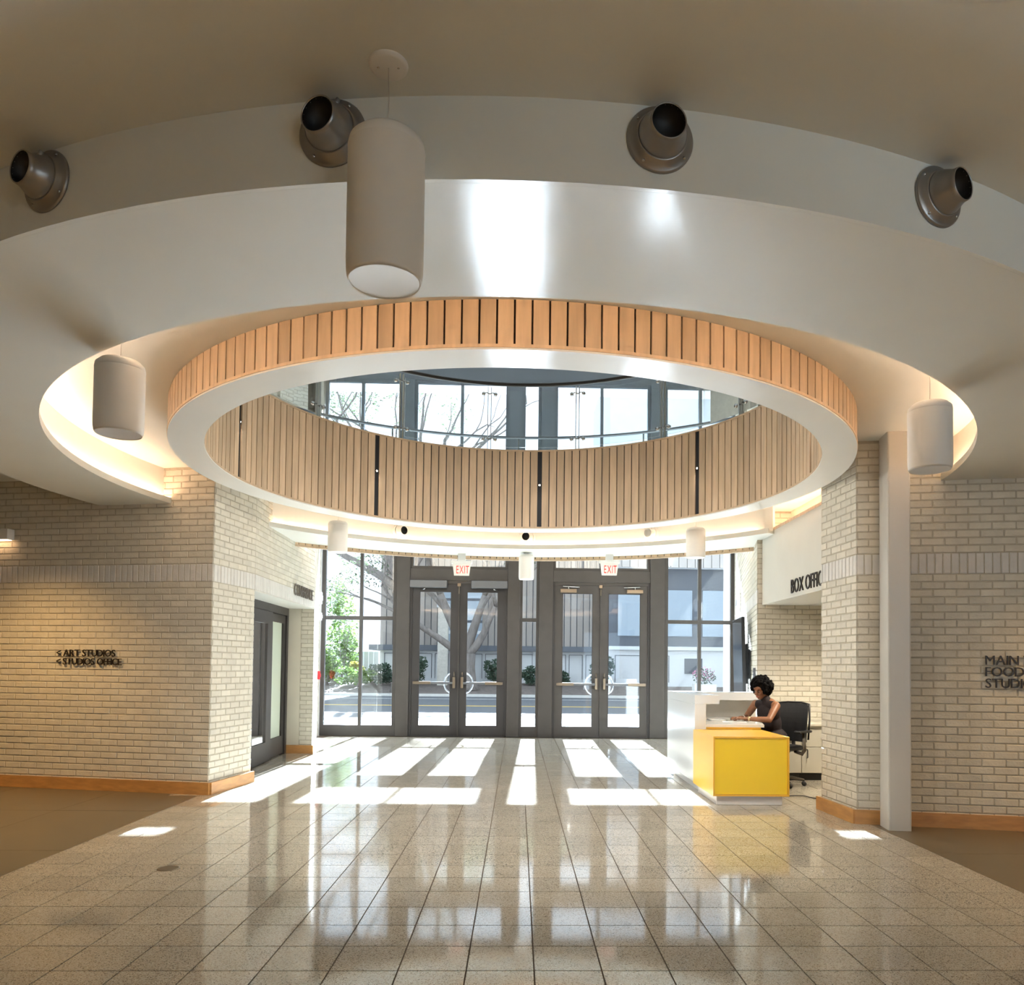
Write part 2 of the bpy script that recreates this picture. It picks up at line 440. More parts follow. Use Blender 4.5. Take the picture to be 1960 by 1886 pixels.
# wall above the conference doorway and the pier beyond it
brick_wall('wall_left_upper', (-3.275, 12.50), (-3.200, 9.47), ZB0, ZC, thick=.45, parts=300)
brick_wall('wall_left_pier', (-3.275, 12.50), (-3.49, 12.52), 0, ZB0, thick=.3, parts=300)
brick_wall('wall_left_far', (-3.99, YF), (-3.275, 12.50), 0, 7.5, thick=.10, parts=300)
MB().slab((-3.49, 12.52), (-3.72, 12.54), .3, 0, ZB0).build('jamb_plaster', 'plaster_dark', bpy.data.objects['wall_left_pier'])
MB().prism([(-3.20, 9.47), (-3.275, 12.5), (-3.75, 12.54), (-3.66, 9.45)], ZB0 - .012, ZB0).build('lintel_soffit', 'plaster', bpy.data.objects['wall_left_upper'])
MB().prism([(-3.206, 9.46), (-3.68, 9.45), (-3.68, 9.40), (-3.22, 9.40)], 0, ZB0).build('jamb_plaster', 'plaster', bpy.data.objects['wall_left_side'])
# right side
RC = (3.40, 7.10)
brick_wall('wall_right', (9.0, 5.94), RC, 0, ZC, vis=lambda x, y, z: x < 4.9)
brick_wall('wall_right_pier', (3.38, 7.125), (3.172, 7.165), 0, ZC, thick=.1, parts=300)
brick_wall('wall_right_return', (3.172, 7.165), (3.125, 7.90), 0, ZC, thick=.10, parts=300)
brick_wall('wall_box_office', (5.2, 10.45), (3.255, 10.45), 0, ZC, thick=.1, soldier=False, vis=lambda x, y, z: x < 4.3 and .7 < z < 2.4)
brick_wall('wall_right_far', (3.255, 10.45), (4.405, YF), 0, 7.5, thick=.10, parts=300)
# closing walls out of sight
bw = MB().box((-9, -5.2, 0), (9, -5, .35)).box((-9, -5.2, 3.05), (9, -5, 3.6)).box((-9, -5.2, .35), (3.1, -5, 3.05))
for x in (5.9, 8.8): bw.box((x, -5.2, .35), (x + .2, -5, 3.05))
wb = struct('wall_back', bw, 'plaster_dark')
for k in (4, 5): MB().box((-8.8 + [0, 2.9, 5.9, 8.9, 11.9, 14.9][k], -5.11, .35), (-8.8 + [2.7, 5.7, 8.7, 11.7, 14.7, 17.6][k], -5.10, 3.05)).build('pane', 'glass', wb)  # unseen windows added behind the viewer to give daylight fill
struct('wall_left_end', MB().box((-9.2, -5, 0), (-9, 9.7, 3.6)), 'plaster_dark')
struct('wall_right_end', MB().box((9, -5, 0), (9.2, 5.95, 3.6)), 'plaster_dark')
struct('ground_rear', MB().box((-40, -60, -.3), (40, -5.2, -.03)), 'pavement')
struct('wall_room_inner', MB().box((-7.2, 9.8, 0), (-7.1, YF, 3.2)).box((-7.2, 9.9, 3.2), (-4.15, YF, 3.3)), 'plaster_dark')
struct('wall_office_side', MB().box((5.1, 6.9, 0), (5.2, 10.45, 3.3)), 'plaster_dark')
# baseboards
def bboard(nm, p0, p1, h=.13, t=.022):
    struct(nm, MB().slab(p0, p1, t + .005, 0, h, t), 'base_wood')
bboard('baseboard_left', (-3.318, 8.52), (-9.0, 9.676))
bboard('baseboard_left_side', (-3.18, 9.475), (-3.318, 8.52))
bboard('baseboard_left_pier', (-3.25, 12.495), (-3.72, 12.535))
bboard('baseboard_right', (9.0, 5.925), RC)
bboard('baseboard_right_pier', (3.385, 7.12), (3.150, 7.160))
bboard('baseboard_right_return', (3.150, 7.145), (3.100, 7.91))

# ------------------------------------------------------------------ ceilings, soffit, cove, ring
TN0, TN1 = 97.0, 287.5           # near part of the dropped soffit
TF0, TF1 = -57.0, 55.0           # far part
c_out = MB()
plate(c_out, lambda t: RD, lambda t: rect_r(t, -9.2, 9.2, -5.2, 9.8), ZO, ZO + .25, 88, 300)
struct('ceiling', c_out, 'ceiling_paint')
struct('ceiling_recess', arc(MB(), RO - .01, RD + .05, ZC, ZC + .05, 0, 360), 'ceiling_paint')
for nm, a, b in (('ceiling_soffit', TN0, TN1), ('ceiling_soffit_far', TF0, TF1)):
    s_ = struct(nm, arc(MB(), RL, RD - (.0205 if nm == 'ceiling_soffit' else 0), ZS, ZS + .035, a, b), 'ceiling_paint')
    arc(MB(), RL, RL + .014, ZS + .035, ZS + .062, a, b).build('cove_lip', 'ceiling_paint', s_)
    arc(MB(), RW, RW + .04, ZS + .035, ZC, a, b).build('recess_wall', 'ceiling_paint', s_)
    if nm == 'ceiling_soffit': arc(MB(), RD - .02, RD, ZS, ZO + .02, a, b).build('fascia', 'ceiling_paint', s_)
    t = thing('light_strip', 'warm glowing light strip hidden in the %s cove' % ('near' if a == TN0 else 'far'), 'light strip', pol(RL + .045, (a + b) / 2, ZS + .036))
    arc(MB(), RL + .030, RL + .060, ZS + .036, ZS + .046, a + 3, b - 3).build('led_band', 'led' if a == TN0 else 'led_far', t)
ring = struct('ceiling_ring', arc(MB(), RI + .03, RO - .025, ZR - .001, ZC + .02, 0, 360), 'dark_backing')
arc(MB(), RI, RO, ZR - .012, ZR, 0, 360, 1.5).build('ring_soffit', 'ring_paint', ring)
# slatted cladding outside
def plank(r, t0, t1, z0, z1, out=True, th=.016):
    mb = MB(); r2 = r - th if out else r + th
    a, b, c, d = pol(r, t0), pol(r, t1), pol(r2, t1), pol(r2, t0)
    q = [(a[0], a[1]), (b[0], b[1]), (c[0], c[1]), (d[0], d[1])]
    return mb.hexa([(x, y, z0) for x, y in q] + [(x, y, z1) for x, y in q])
tr1 = struct('trim_1', arc(MB(), RO - .018, RO + .004, ZR, ZR + .02, 0, 360, 1.5), 'maple')
NB = 188
for k in range(NB):
    t0 = .2 + 180 + k * 360 / NB; g = .115
    me = plank(RO, t0 + g, t0 + 360 / NB - g, ZR + .021, ZC - .002, True).build('slat', 'maple', tr1)
# inner cladding: eight bays of 21 slats, dark gaps between the bays
tr2 = struct('trim_2', arc(MB(), RI - .003, RI + .018, ZR, ZR + .02, 0, 360, 1.5), 'maple')
arc(MB(), RI + .017, RI + .06, ZR, ZT - .02, 0, 360, 1.5).build('backing', 'black_gap', tr2)
for b in range(8):
    ts = 6.5 + 45 * b; p_ = 44.0 / 21
    for k in range(21):
        t0 = ts + k * p_
        plank(RI, t0 + .13, t0 + p_ - .13, ZR + .021, ZT - .021, False).build('slat', 'maple', tr2)
arc(MB(), RI - .004, RI + .10, ZT - .02, ZT, 0, 360, 1.5).build('cap_rail', 'maple', tr2)
for k in range(8):
    tc = 6.0 + 45 * k; p = pol(RI + .008, tc, 3.89)
    o = thing('accent_light', 'tiny glowing spotlight in dark slot %s of the inner slat ring' % ('straight above the doors', 'right of the middle', 'at the right end', 'behind on the right', 'on the near side', 'behind on the left', 'at the left end', 'left of the middle')[k], 'spotlight', p, 'spotlights in the slat ring')
    d = Vector((CX - p[0], CY - p[1], -.2)).normalized()
    MB().lathe([(.014, -.012), (.016, .012), (.012, .012), (.012, .004)], p, d, 12).build('housing', 'matte_black', o)
    MB().lathe([(.0, .0035), (.0118, .0035)], p, d, 12).build('lens', 'spark', o)
    ld = bpy.data.lights.new('accent_lamp', 'SPOT'); ld.energy = 160 if k in (3, 4, 5) else 50; ld.color = (1.0, .95, .88); ld.spot_size = R(120); ld.spot_blend = .8; ld.shadow_soft_size = .03
    lo = bpy.data.objects.new('accent_lamp', ld); COL.objects.link(lo); lo.parent = o; lo.location = d * .02
    lo.rotation_euler = Vector((CX - p[0], CY - p[1], -2.6)).to_track_quat('-Z', 'Y').to_euler()
# upper floor
uf = MB(); FAR = 62
def r_up(t):
    t = (t + 180) % 360 - 180
    return RD if abs(t) < FAR else rect_r(t, -4.8, 4.8, -3, 11.0)
plate(uf, lambda t: RI + .06, r_up, ZC + .05, 4.28, 0, 360, 2.0)
struct('floor_upper', uf, 'plaster')
# timber edge of the balcony, far side, towards the entrance void
tr3 = struct('trim_3', arc(MB(), RD + .020, RD + .030, ZS - .04, 4.28, TF0 + 4, TF1 - 6), 'black_gap')
arc(MB(), RD + .001, RD + .05, ZS - .055, ZS - .030, TF0 + 4, TF1 - 6).build('bottom_strip', 'maple', tr3)
pd = 1.227; t0 = TF0 + 4
while t0 < TF1 - 6:
    plank(RD + .05, t0 + .075, t0 + pd - .075, ZS - .030, 4.28, True, .049).build('slat', 'maple', tr3); t0 += pd
# upper walls, roof and eaves
for nm, x in (('wall_upper_left', -4.75), ('wall_upper_right', 4.75)):
    struct(nm, MB().box((x - .1, -3, 4.2), (x + .1, 12.6, 7.6)), 'brick')
struct('wall_upper_back', MB().box((-4.8, -3.1, 4.2), (4.8, -3, 7.6)), 'plaster')
struct('wall_upper_left_far', MB().box((-4.85, 12.45, 3.6), (-3.25, 12.6, 7.6)), 'brick')
struct('wall_upper_right_far', MB().box((3.6, 12.45, 3.6), (4.85, 12.6, 7.6)), 'brick')
struct('ceiling_upper', MB().box((-5, -3.2, 7.55), (5, YF + .1, 7.75)).box((-6.5, YF + .1, 7.50), (6.5, YF + 1.55, 7.7)), 'roof_paint')
# glass balustrade on the ring
bal = thing('glass_balustrade', 'frameless curved glass balustrade with dark handrail standing on the slatted ring', 'balustrade', pol(0, 0, ZT))
for k in range(15):
    t = -7.9 + 24 * k; tm = t + 12
    g = MB(); arc(g, RI + .048, RI + .058, ZT + .05, 5.20, t + .9, t + 23.1, 2.2).build('glass_panel', 'rail_glass', bal)
    p = pol(RI + .055, t); po = sub('post', bal)
    d = Vector((math.sin(R(t)), math.cos(R(t)), 0)); q = Vector((d.y, -d.x, 0))
    for s_ in (-1, 1):
        c0 = Vector((p[0], p[1], 0)) + q * s_ * .022
        a_ = c0 - d * .02 - q * .004; b_ = c0 + d * .02 - q * .004; c_ = c0 + d * .02 + q * .004; e_ = c0 - d * .02 + q * .004
        MB().prism([(v.x, v.y) for v in (a_, b_, c_, e_)], ZT, 5.24).build('flat_bar', 'steel', po)
    for zf in (4.52, 5.14):
        fit = MB()
        for s_ in (-1, 1):
            c0 = Vector((p[0], p[1], zf))
            fit.tube([c0, c0 + q * s_ * .045 + Vector((0, 0, .02)), c0 + q * s_ * .075], .009, 8)
            fit.lathe([(0, -.02), (.024, -.02), (.024, .02), (0, .02)], c0 + q * s_ * .082, d, 12)
        fit.build('spider_clamp', 'steel', po)
hr = MB(); hr.tube([pol(RI + .055, t, 5.285) for t in range(0, 361, 3)], .026, 10, False); hr.build('handrail', 'bronze_dark', bal)
# outer guard of the balcony
gd = thing('guard_rail', 'slim curved grey guard rail with glass at the outer balcony edge', 'guard rail', pol(RD - .06, 0, 4.28))
MB().tube([pol(RD - .06, t, 5.12) for t in range(-50, 49, 2)], .022, 8).build('rail', 'operator_grey', gd)
g = MB(); arc(g, RD - .065, RD - .055, 4.30, 5.10, -50, 48).build('glass_panel', 'rail_glass', gd)
for t in range(-48, 49, 24):
    p = pol(RD - .03, t); MB().box((p[0] - .012, p[1] - .012, 4.28), (p[0] + .012, p[1] + .012, 5.11)).build('post', 'steel', gd)

# ------------------------------------------------------------------ entrance facade
def hx(y): return None
FB = YF                               # inner face
def rail(mb, x0, x1, z0, z1, y0=FB, y1=FB + .12): return mb.box((x0, y0, z0), (x1, y1, z1))
fac = struct('wall_front', MB().box((-9.2, FB - .01, 0), (-3.97, FB + .25, 7.6)).box((4.40, FB - .01, 0), (9.2, FB + .25, 7.6)), 'ext_brick')
sp_ = rail(MB(), -3.97, 4.40, 4.06, 4.62, FB, FB + .10); rail(sp_, -3.97, 4.40, 4.80, 5.45, FB, FB + .10)
for x0, x1 in ((-3.97, -3.08), (-2.76, 3.01), (3.38, 4.40)): rail(sp_, x0, x1, 4.62, 4.80, FB, FB + .10)
sp_.build('spandrel', 'bronze', fac)
for x0, x1 in ((-3.08, -2.76), (3.01, 3.38)): rail(MB(), x0, x1, 4.62, 4.80, FB + .045, FB + .053).build('added_slot_pane', 'glass', fac)  # slots and panes added to cast the small sun patches on the floor
rail(MB(), -3.97, 4.40, 7.22, 7.6, FB, FB + .18).build('head_beam', 'slate', fac)
for x0, x1 in ((-2.445, -2.182), (-.222, .030), (.410, .695), (2.666, 2.966)):
    MB().bbox((x0, FB - .06, 0), (x1, FB + .14, 4.06), .006).build('post', 'bronze', fac)
for x0, x1 in ((-2.182, -.222), (.695, 2.666)):
    MB().bbox((x0, FB - .045, 3.135), (x1, FB + .12, 3.375), .006).build('header', 'bronze', fac)
def win(n, x0, x1, z0, z1, fw, mull=(), bars=(), bot=None, mat='bronze', gm='glass', fd=.09, yo=0):
    o = struct('window_%d' % n); y0 = FB + .01 + yo; y1 = y0 + fd; bot = bot or fw
    MB().box((x0, y0, z0), (x1, y1, z0 + bot)).build('sill_rail', mat, o)
    MB().box((x0, y0, z1 - fw), (x1, y1, z1)).build('head_rail', mat, o)
    MB().box((x0, y0, z0 + bot), (x0 + fw, y1, z1 - fw)).build('jamb', mat, o)
    MB().box((x1 - fw, y0, z0 + bot), (x1, y1, z1 - fw)).build('jamb', mat, o)
    xs = [x0 + fw]; 
    for a, b in mull:
        MB().box((a, y0, z0 + bot), (b, y1, z1 - fw)).build('mullion', mat, o); xs += [a, b]
    xs.append(x1 - fw); zs = [z0 + bot]
    for a, b in bars:
        for i in range(0, len(xs), 2): MB().box((xs[i], y0 + .005, a), (xs[i + 1], y1 - .005, b)).build('glazing_bar', mat, o)
        zs += [a, b]
    zs.append(z1 - fw)
    for i in range(0, len(xs), 2):
        for j in range(0, len(zs), 2):
            MB().box((xs[i], y0 + fd / 2 - .004, zs[j]), (xs[i + 1], y0 + fd / 2 + .004, zs[j + 1])).build('pane', gm, o)
    return o
win(1, -3.952, -2.445, 0, 4.06, .075, [(-3.193, -3.131)], [(2.325, 2.40)], .215)
win(2, .030, .410, 0, 4.06, .052, [], [(2.325, 2.40)], .215)
win(3, 2.966, 4.405, 0, 4.06, .075, [(3.657, 3.721)], [(2.325, 2.40)], .215)
win(4, -2.182, -.222, 3.375, 4.06, .055, [(-1.222, -1.172)])
win(5, .695, 2.666, 3.375, 4.06, .055, [(1.640, 1.690)])
ux = [(-3.95, -2.40, -3.20), (-2.15, -.24, -1.19), (.04, .42, None), (.70, 2.66, 1.66), (2.95, 4.40, 3.69)]
for n, (a, b, c) in enumerate(ux):
    win(6 + n, a, b, 5.45, 7.22, .06, [(c - .03, c + .03)] if c else [], [], .06, 'slate')
for x0, x1 in ((-2.40, -2.15), (-.24, .04), (.42, .70), (2.66, 2.95)):
    MB().box((x0, FB - .05, 5.45), (x1, FB + .12, 7.22)).build('upper_post', 'slate', fac)
# double doors
def door_pair(n, x0, x1, xm, operators):
    o = struct('door_%d' % n); j = .045; y0 = FB + .0; y1 = FB + .055
    MB().box((x0, FB - .02, 0), (x0 + j, FB + .1, 3.135)).build('jamb', 'bronze_dark', o)
    MB().box((x1 - j, FB - .02, 0), (x1, FB + .1, 3.135)).build('jamb', 'bronze_dark', o)
    MB().box((x0 + j, FB - .02, 3.078), (x1 - j, FB + .1, 3.135)).build('head', 'bronze', o)
    MB().box((x0 + j, FB - .03, 0), (x1 - j, FB + .11, .0085)).build('threshold', 'bronze_dark', o)
    for s_, a, b in ((-1, x0 + j + .001, xm - .0115), (1, xm + .0115, x1 - j - .001)):
        lf = MB(); st = .145
        zb, zt = .215, 2.915
        lf.box((a, y0, .009), (b, y1, zb)); lf.box((a, y0, zt), (b, y1, 3.08)); lf.box((a, y0, zb), (a + st, y1, zt)); lf.box((b - st, y0, zb), (b, y1, zt))
        leaf = lf.build('door_leaf', 'bronze' if n == 2 else 'bronze_leaf', o)
        MB().box((a + st, y0 + .022, zb), (b - st, y0 + .032, zt)).build('glass_pane', 'glass', leaf)
        gb = MB()
        for (p, q) in (((a + st, zb), (b - st, zb + .012)), ((a + st, zt - .012), (b - st, zt)), ((a + st, zb), (a + st + .012, zt)), ((b - st - .012, zb), (b - st, zt))):
            gb.box((p[0], y0 - .006, p[1]), (q[0], y0 + .022, q[1]))
        gb.build('glazing_bead', 'bronze_dark', leaf)
        xi = b - .07 if s_ < 0 else a + .07; xo = a + .055 if s_ < 0 else b - .055
        pb = MB().bbox((min(xo, xo + (xi - xo) * .42), y0 - .075, 1.045), (max(xo, xo + (xi - xo) * .42), y0 - .03, 1.105), .006)
        pb.build('push_bar', 'bar_bronze', leaf)
        MB().bbox((min(xo + (xi - xo) * .42, xi), y0 - .070, 1.052), (max(xo + (xi - xo) * .42, xi), y0 - .034, 1.098), .004).build('push_rail', 'operator_grey', leaf)
        br = MB().box((min(xo, xo - .02 * -s_), y0 - .06, 1.05), (max(xo, xo - .02 * -s_) + .001, y0, 1.10))
        br.bbox((xi - .025, y0 - .085, .97), (xi + .025, y0, 1.20), .008); br.build('latch_case', 'bar_bronze', leaf)
        MB().tube([(xi, y0 - .02, 1.20), (xi, y0 - .02, 1.30)], .008, 8).build('latch_rod', 'bar_bronze', leaf)
        # curved pull outside
        c0 = Vector((xi + s_ * .05 * 0, y1, 1.07)); pts = []
        for q in range(0, 13):
            an = -PI / 2 + PI * q / 12; pts.append((xi + s_ * (.02 + .19 * math.cos(an)), y1 + .06, 1.07 + .21 * math.sin(an)))
        MB().tube([(pts[0][0], y1, pts[0][2])] + pts + [(pts[-1][0], y1, pts[-1][2])], .014, 8).build('pull_handle', 'steel', leaf)
        if operators:
            xa, xb = (x0 + .01, xm - .24) if s_ < 0 else (xm + .25, x1 - .005)
            MB().bbox((xa, FB - .16, 2.985), (xb, FB - .021, 3.128), .006).build('operator_box', 'operator_grey', leaf)
            xc = xa + (xb - xa) * (.40 if s_ < 0 else .62)
            MB().tube([(xc, FB - .10, 2.985), (xc, FB - .10, 2.955), (xc + .07 * s_, FB - .05, 2.95)], .010, 6).build('operator_arm', 'steel', leaf)
        else:
            ca, cb = (a + .10, a + .43) if s_ < 0 else (b - .43, b - .10)
            MB().bbox((ca, y0 - .055, 2.925), (cb, y0 - .001, 3.00), .005).build('closer_body', 'bar_bronze', leaf)
            MB().tube([(ca + .05 if s_ < 0 else cb - .05, y0 - .06, 3.05), (cb + .06 if s_ < 0 else ca - .06, y0 - .06, 3.035)], .010, 6).tube([((ca + cb) / 2, y0 - .06, 3.00), ((ca + cb) / 2, y0 - .06, 3.045)], .009, 6).build('closer_arm', 'steel', leaf)
    MB().box((xm - .011, FB - .03, .0), (xm + .011, FB + .02, 3.085)).build('meeting_strip', 'bronze', o)
    MB().bbox((xm - .035, FB - .05, 3.02), (xm + .035, FB - .031, 3.085), .004).tube([(xm, FB - .04, 3.03), (xm, FB - .045, 2.87)], .008, 6).build('keeper', 'bar_bronze', o)
door_pair(1, -2.182, -.222, -1.198, True)
door_pair(2, .695, 2.666, 1.662, False)

# ------------------------------------------------------------------ conference room door, left
dr = struct('door_3')
A_, B_ = Vector((-3.575, 9.44, 0)), Vector((-3.69, 12.47, 0)); dv = (B_ - A_).normalized(); nv = Vector((-dv.y, dv.x, 0)) * -1
LD = (B_ - A_).length
def dpart(nm, s0, s1, z0, z1, o0, o1, mat, par):
    a = A_ + dv * s0; b = A_ + dv * s1
    P = [a + nv * o0, b + nv * o0, b + nv * o1, a + nv * o1]
    return MB().prism([(v.x, v.y) for v in P], z0, z1).build(nm, mat, par)
dpart('frame_head', 0, LD, 2.19, 2.31, -.06, .02, 'bronze', dr)
dpart('frame_jamb', LD - .10, LD, 0, 2.19, -.06, .02, 'bronze_dark', dr)
dpart('frame_jamb', 0, .1, 0, 2.19, -.06, .02, 'bronze_dark', dr)
l1 = dpart('sliding_leaf', .95, 2.02, .02, .30, 0, .05, 'bronze', dr)
dpart('leaf_head', .95, 2.02, 2.00, 2.18, 0, .05, 'bronze', l1); dpart('stile', .95, 1.12, .30, 2.00, 0, .05, 'bronze', l1); dpart('stile', 1.76, 2.02, .30, 2.00, 0, .05, 'bronze', l1)
dpart('glass_pane', 1.12, 1.76, .30, 2.00, .02, .03, 'door_glass', l1)
l2 = dpart('fixed_leaf', 2.02, LD - .1, .02, .30, -.055, -.005, 'bronze', dr)
dpart('leaf_head', 2.02, LD - .1, 2.06, 2.18, -.055, -.005, 'bronze', l2); dpart('stile', 2.02, 2.10, .30, 2.06, -.055, -.005, 'bronze_dark', l2); dpart('stile', LD - .22, LD - .1, .30, 2.06, -.055, -.005, 'bronze_dark', l2)
dpart('glass_pane', 2.10, LD - .22, .30, 2.06, -.04, -.03, 'frosted', l2)
dpart('fixed_panel', .1, .95, .02, 2.18, -.055, -.005, 'bronze', dr)

# ------------------------------------------------------------------ box office bulkhead
bh = struct('wall_bulkhead', MB().prism([(3.32, 7.9), (3.32, 10.44), (3.36, 10.44), (3.36, 7.9)], 2.30, 3.24).prism([(3.36, 7.9), (3.36, 10.44), (5.1, 10.44), (5.1, 7.9)], 2.30, 2.34), 'plaster')
MB().box((3.315, 7.9, 3.24), (3.42, 10.44, 3.275)).build('timber_cap', 'maple', bh)
struct('wall_over_office', MB().box((3.72, 7.5, 3.2), (3.80, 10.45, ZC)), 'brick')
st = thing('light_strip', 'warm light strip lying on top of the box office bulkhead', 'light strip', (3.5, 9.2, 3.276))
MB().box((3.46, 7.95, 3.276), (3.49, 10.4, 3.286)).build('led_band', 'led', st)
MB().box((3.42, 7.9, 2.9), (3.72, 10.44, 3.25)).build('cove_shelf', 'plaster', bh)

# ------------------------------------------------------------------ steel column
cl = MB()
P = [(3.319, 6.850), (3.517, 6.822), (3.552, 7.066), (3.354, 7.094)]
c_ = .014; q = []
for i in range(4):
    a = Vector(P[i - 1]); b = Vector(P[i]); e = Vector(P[(i + 1) % 4])
    q += [b + (a - b).normalized() * c_, b + ((a - b).normalized() + (e - b).normalized()) * c_ * .29, b + (e - b).normalized() * c_]
cl.prism([(v.x, v.y) for v in q], 0, ZC)
co = cl.build('steel_column', 'steel_column'); tag(co, 'white painted square steel column beside the brick pier', 'column')

# ------------------------------------------------------------------ hanging cylinders
def pendant(x, y, zb, zt, zceil, label, d=.262, wire=True, canopy=True):
    o = thing('pendant_cylinder', label, 'pendant speaker', (x, y, zb), 'white hanging cylinders')
    r = d / 2; h = zt - zb; ch = h * .11; k = r / .131
    prof = [(r * .925, 0), (r * .985, .012), (r, .045 * k), (r, h - .075 * k)]
    MB().lathe([(r * .90, .004), (r * .925, 0), (r * .965, .012), (r * .992, .035), (r * 1.0, .075 * k), (r * 1.0, .085 * k)], (x, y, zb), n=48).build('bottom_rim', 'white_metal', o)
    MB().lathe([(r * .998, .085 * k), (r * .998, h - .062 * k)], (x, y, zb), n=48).build('body', 'white_metal', o)
    MB().lathe([(r * .985, h - .062 * k), (r * 1.004, h - .058 * k), (r * .97, h - .034 * k), (r * .80, h - .012 * k), (r * .45, h - .002), (0, h)], (x, y, zb), n=48).build('dome', 'white_metal', o)
    MB().lathe([(0, .010), (r * .55, .008), (r * .90, .004)], (x, y, zb), n=48).build('grille', 'speaker_grille', o)
    if wire:
        MB().tube([(x, y, zt - .003), (x + .004, y, (zt + zceil) / 2), (x, y, zceil)], .0022, 6).tube([(x, y, zt - .004), (x, y, zt + .018)], .006, 8).build('wire', 'wire', o)
    if canopy:
        c = MB().lathe([(0, -.012), (.055, -.012), (.066, -.008), (.068, 0)], (x, y, zceil), n=40).build('canopy', 'white_metal', o)
        for s_ in (-1, 1): MB().lathe([(0, -.014), (.004, -.013), (.005, -.011)], (x + s_ * .035, y, zceil), n=8).build('screw', 'steel', c)
    return o
pendant(-.471, 2.622, 2.735, 3.25, ZO, 'large white hanging cylinder close up under the dark ceiling')
pendant(-2.29, 4.44, 2.725, 3.155, ZC, 'white hanging cylinder in the glowing recess at left')
pendant(2.60, 4.80, 2.70, 3.135, ZC, 'white hanging cylinder in the glowing recess at right')
pendant(-2.442, 10.445, 2.93, 3.36, ZC, 'white hanging cylinder before the top of the left window')
pendant(2.400, 10.42, 2.925, 3.345, ZC, 'white hanging cylinder before the top of the right window')
pendant(.115, 12.0, 2.775, 3.175, ZS, 'short white cylinder under the soffit between the two exit signs', d=.238, canopy=False)

# ------------------------------------------------------------------ air nozzles
def nozzle(p, d, label, mat, aim, sc=1.0, group=None, hole='matte_black'):
    o = thing('air_nozzle', label, 'air nozzle', p, group); p = Vector(p); d = Vector(d).normalized()
    MB().lathe([(0, 0), (.126 * sc, 0), (.126 * sc, .006), (.120 * sc, .012), (.100 * sc, .016), (.097 * sc, .034 * sc), (.088 * sc, .036 * sc), (.086 * sc, .020 * sc)], p, d, 48).build('flange', mat, o)
    a = Vector(aim).normalized(); c = p + d * .020 * sc
    bl = MB().lathe([(.088 * sc, -.008 * sc), (.090 * sc, .012 * sc), (.086 * sc, .030 * sc), (.077 * sc, .048 * sc), (.071 * sc, .060 * sc), (.067 * sc, .072 * sc), (.066 * sc, .090 * sc), (.062 * sc, .090 * sc), (.061 * sc, .080 * sc)], c, a, 48).build('barrel', mat, o)
    MB().lathe([(0, .03 * sc), (.058 * sc, .03 * sc), (.0615 * sc, .088 * sc)], c, a, 32).build('bore', hole, bl)
    t = a.orthogonal().normalized(); u = a.cross(t); up_ = Vector((0, 0, 1)) - a * a.z; up_.normalize(); sd = up_.cross(a)
    kq = (up_ * .8 + sd * .6).normalized()
    MB().lathe([(.009 * sc, 0), (.009 * sc, .018 * sc), (0, .019 * sc)], c + a * .040 * sc + kq * .076 * sc, kq, 12).build('set_screw', mat, bl)
    upd = Vector((0, 0, 1)); sdv = upd.cross(d)
    for q in range(4):
        an = PI / 4 + q * PI / 2 + .15
        e = upd * math.sin(an) + sdv * math.cos(an)
        MB().lathe([(.006 * sc, 0), (.006 * sc, .004), (0, .006)], p + e * .110 * sc + d * .012, d, 10).build('rivet', 'steel', o)
    return o
for x, lb, ax in ((-1.93, 'grey metal air nozzle at the far left of the dark fascia', -.10), (-.70, 'grey metal air nozzle partly behind the large hanging cylinder', -.20), (.50, 'grey metal air nozzle right of centre on the dark fascia', .02), (1.70, 'grey metal air nozzle at the right end of the dark fascia', .18)):
    y = CY - math.sqrt(RD ** 2 - (x - CX) ** 2); d = Vector((x - CX, y - CY, 0)).normalized()
    nozzle((x + d.x * .001, y + d.y * .001, 3.372), d, lb, 'pipe_grey', d + Vector((ax, 0, .0)), 1.0, 'grey air nozzles on the near fascia')
for x, lb, ax, hl in ((-1.74, 'small white air nozzle above the left door', .55, 'matte_black'), (.126, 'small white air nozzle above the middle window', -.35, 'matte_black'), (1.92, 'small white air nozzle above the right door with pale bore', -.30, 'white_metal')):
    r = RW - .001; y = CY + math.sqrt(r ** 2 - (x - CX) ** 2); d = Vector((CX - x, CY - y, 0)).normalized()
    nozzle((x, y, 3.385), d, lb, 'nozzle_white', d + Vector((ax, 0, -.05)), .95, 'white air nozzles on the far recess wall', hl)

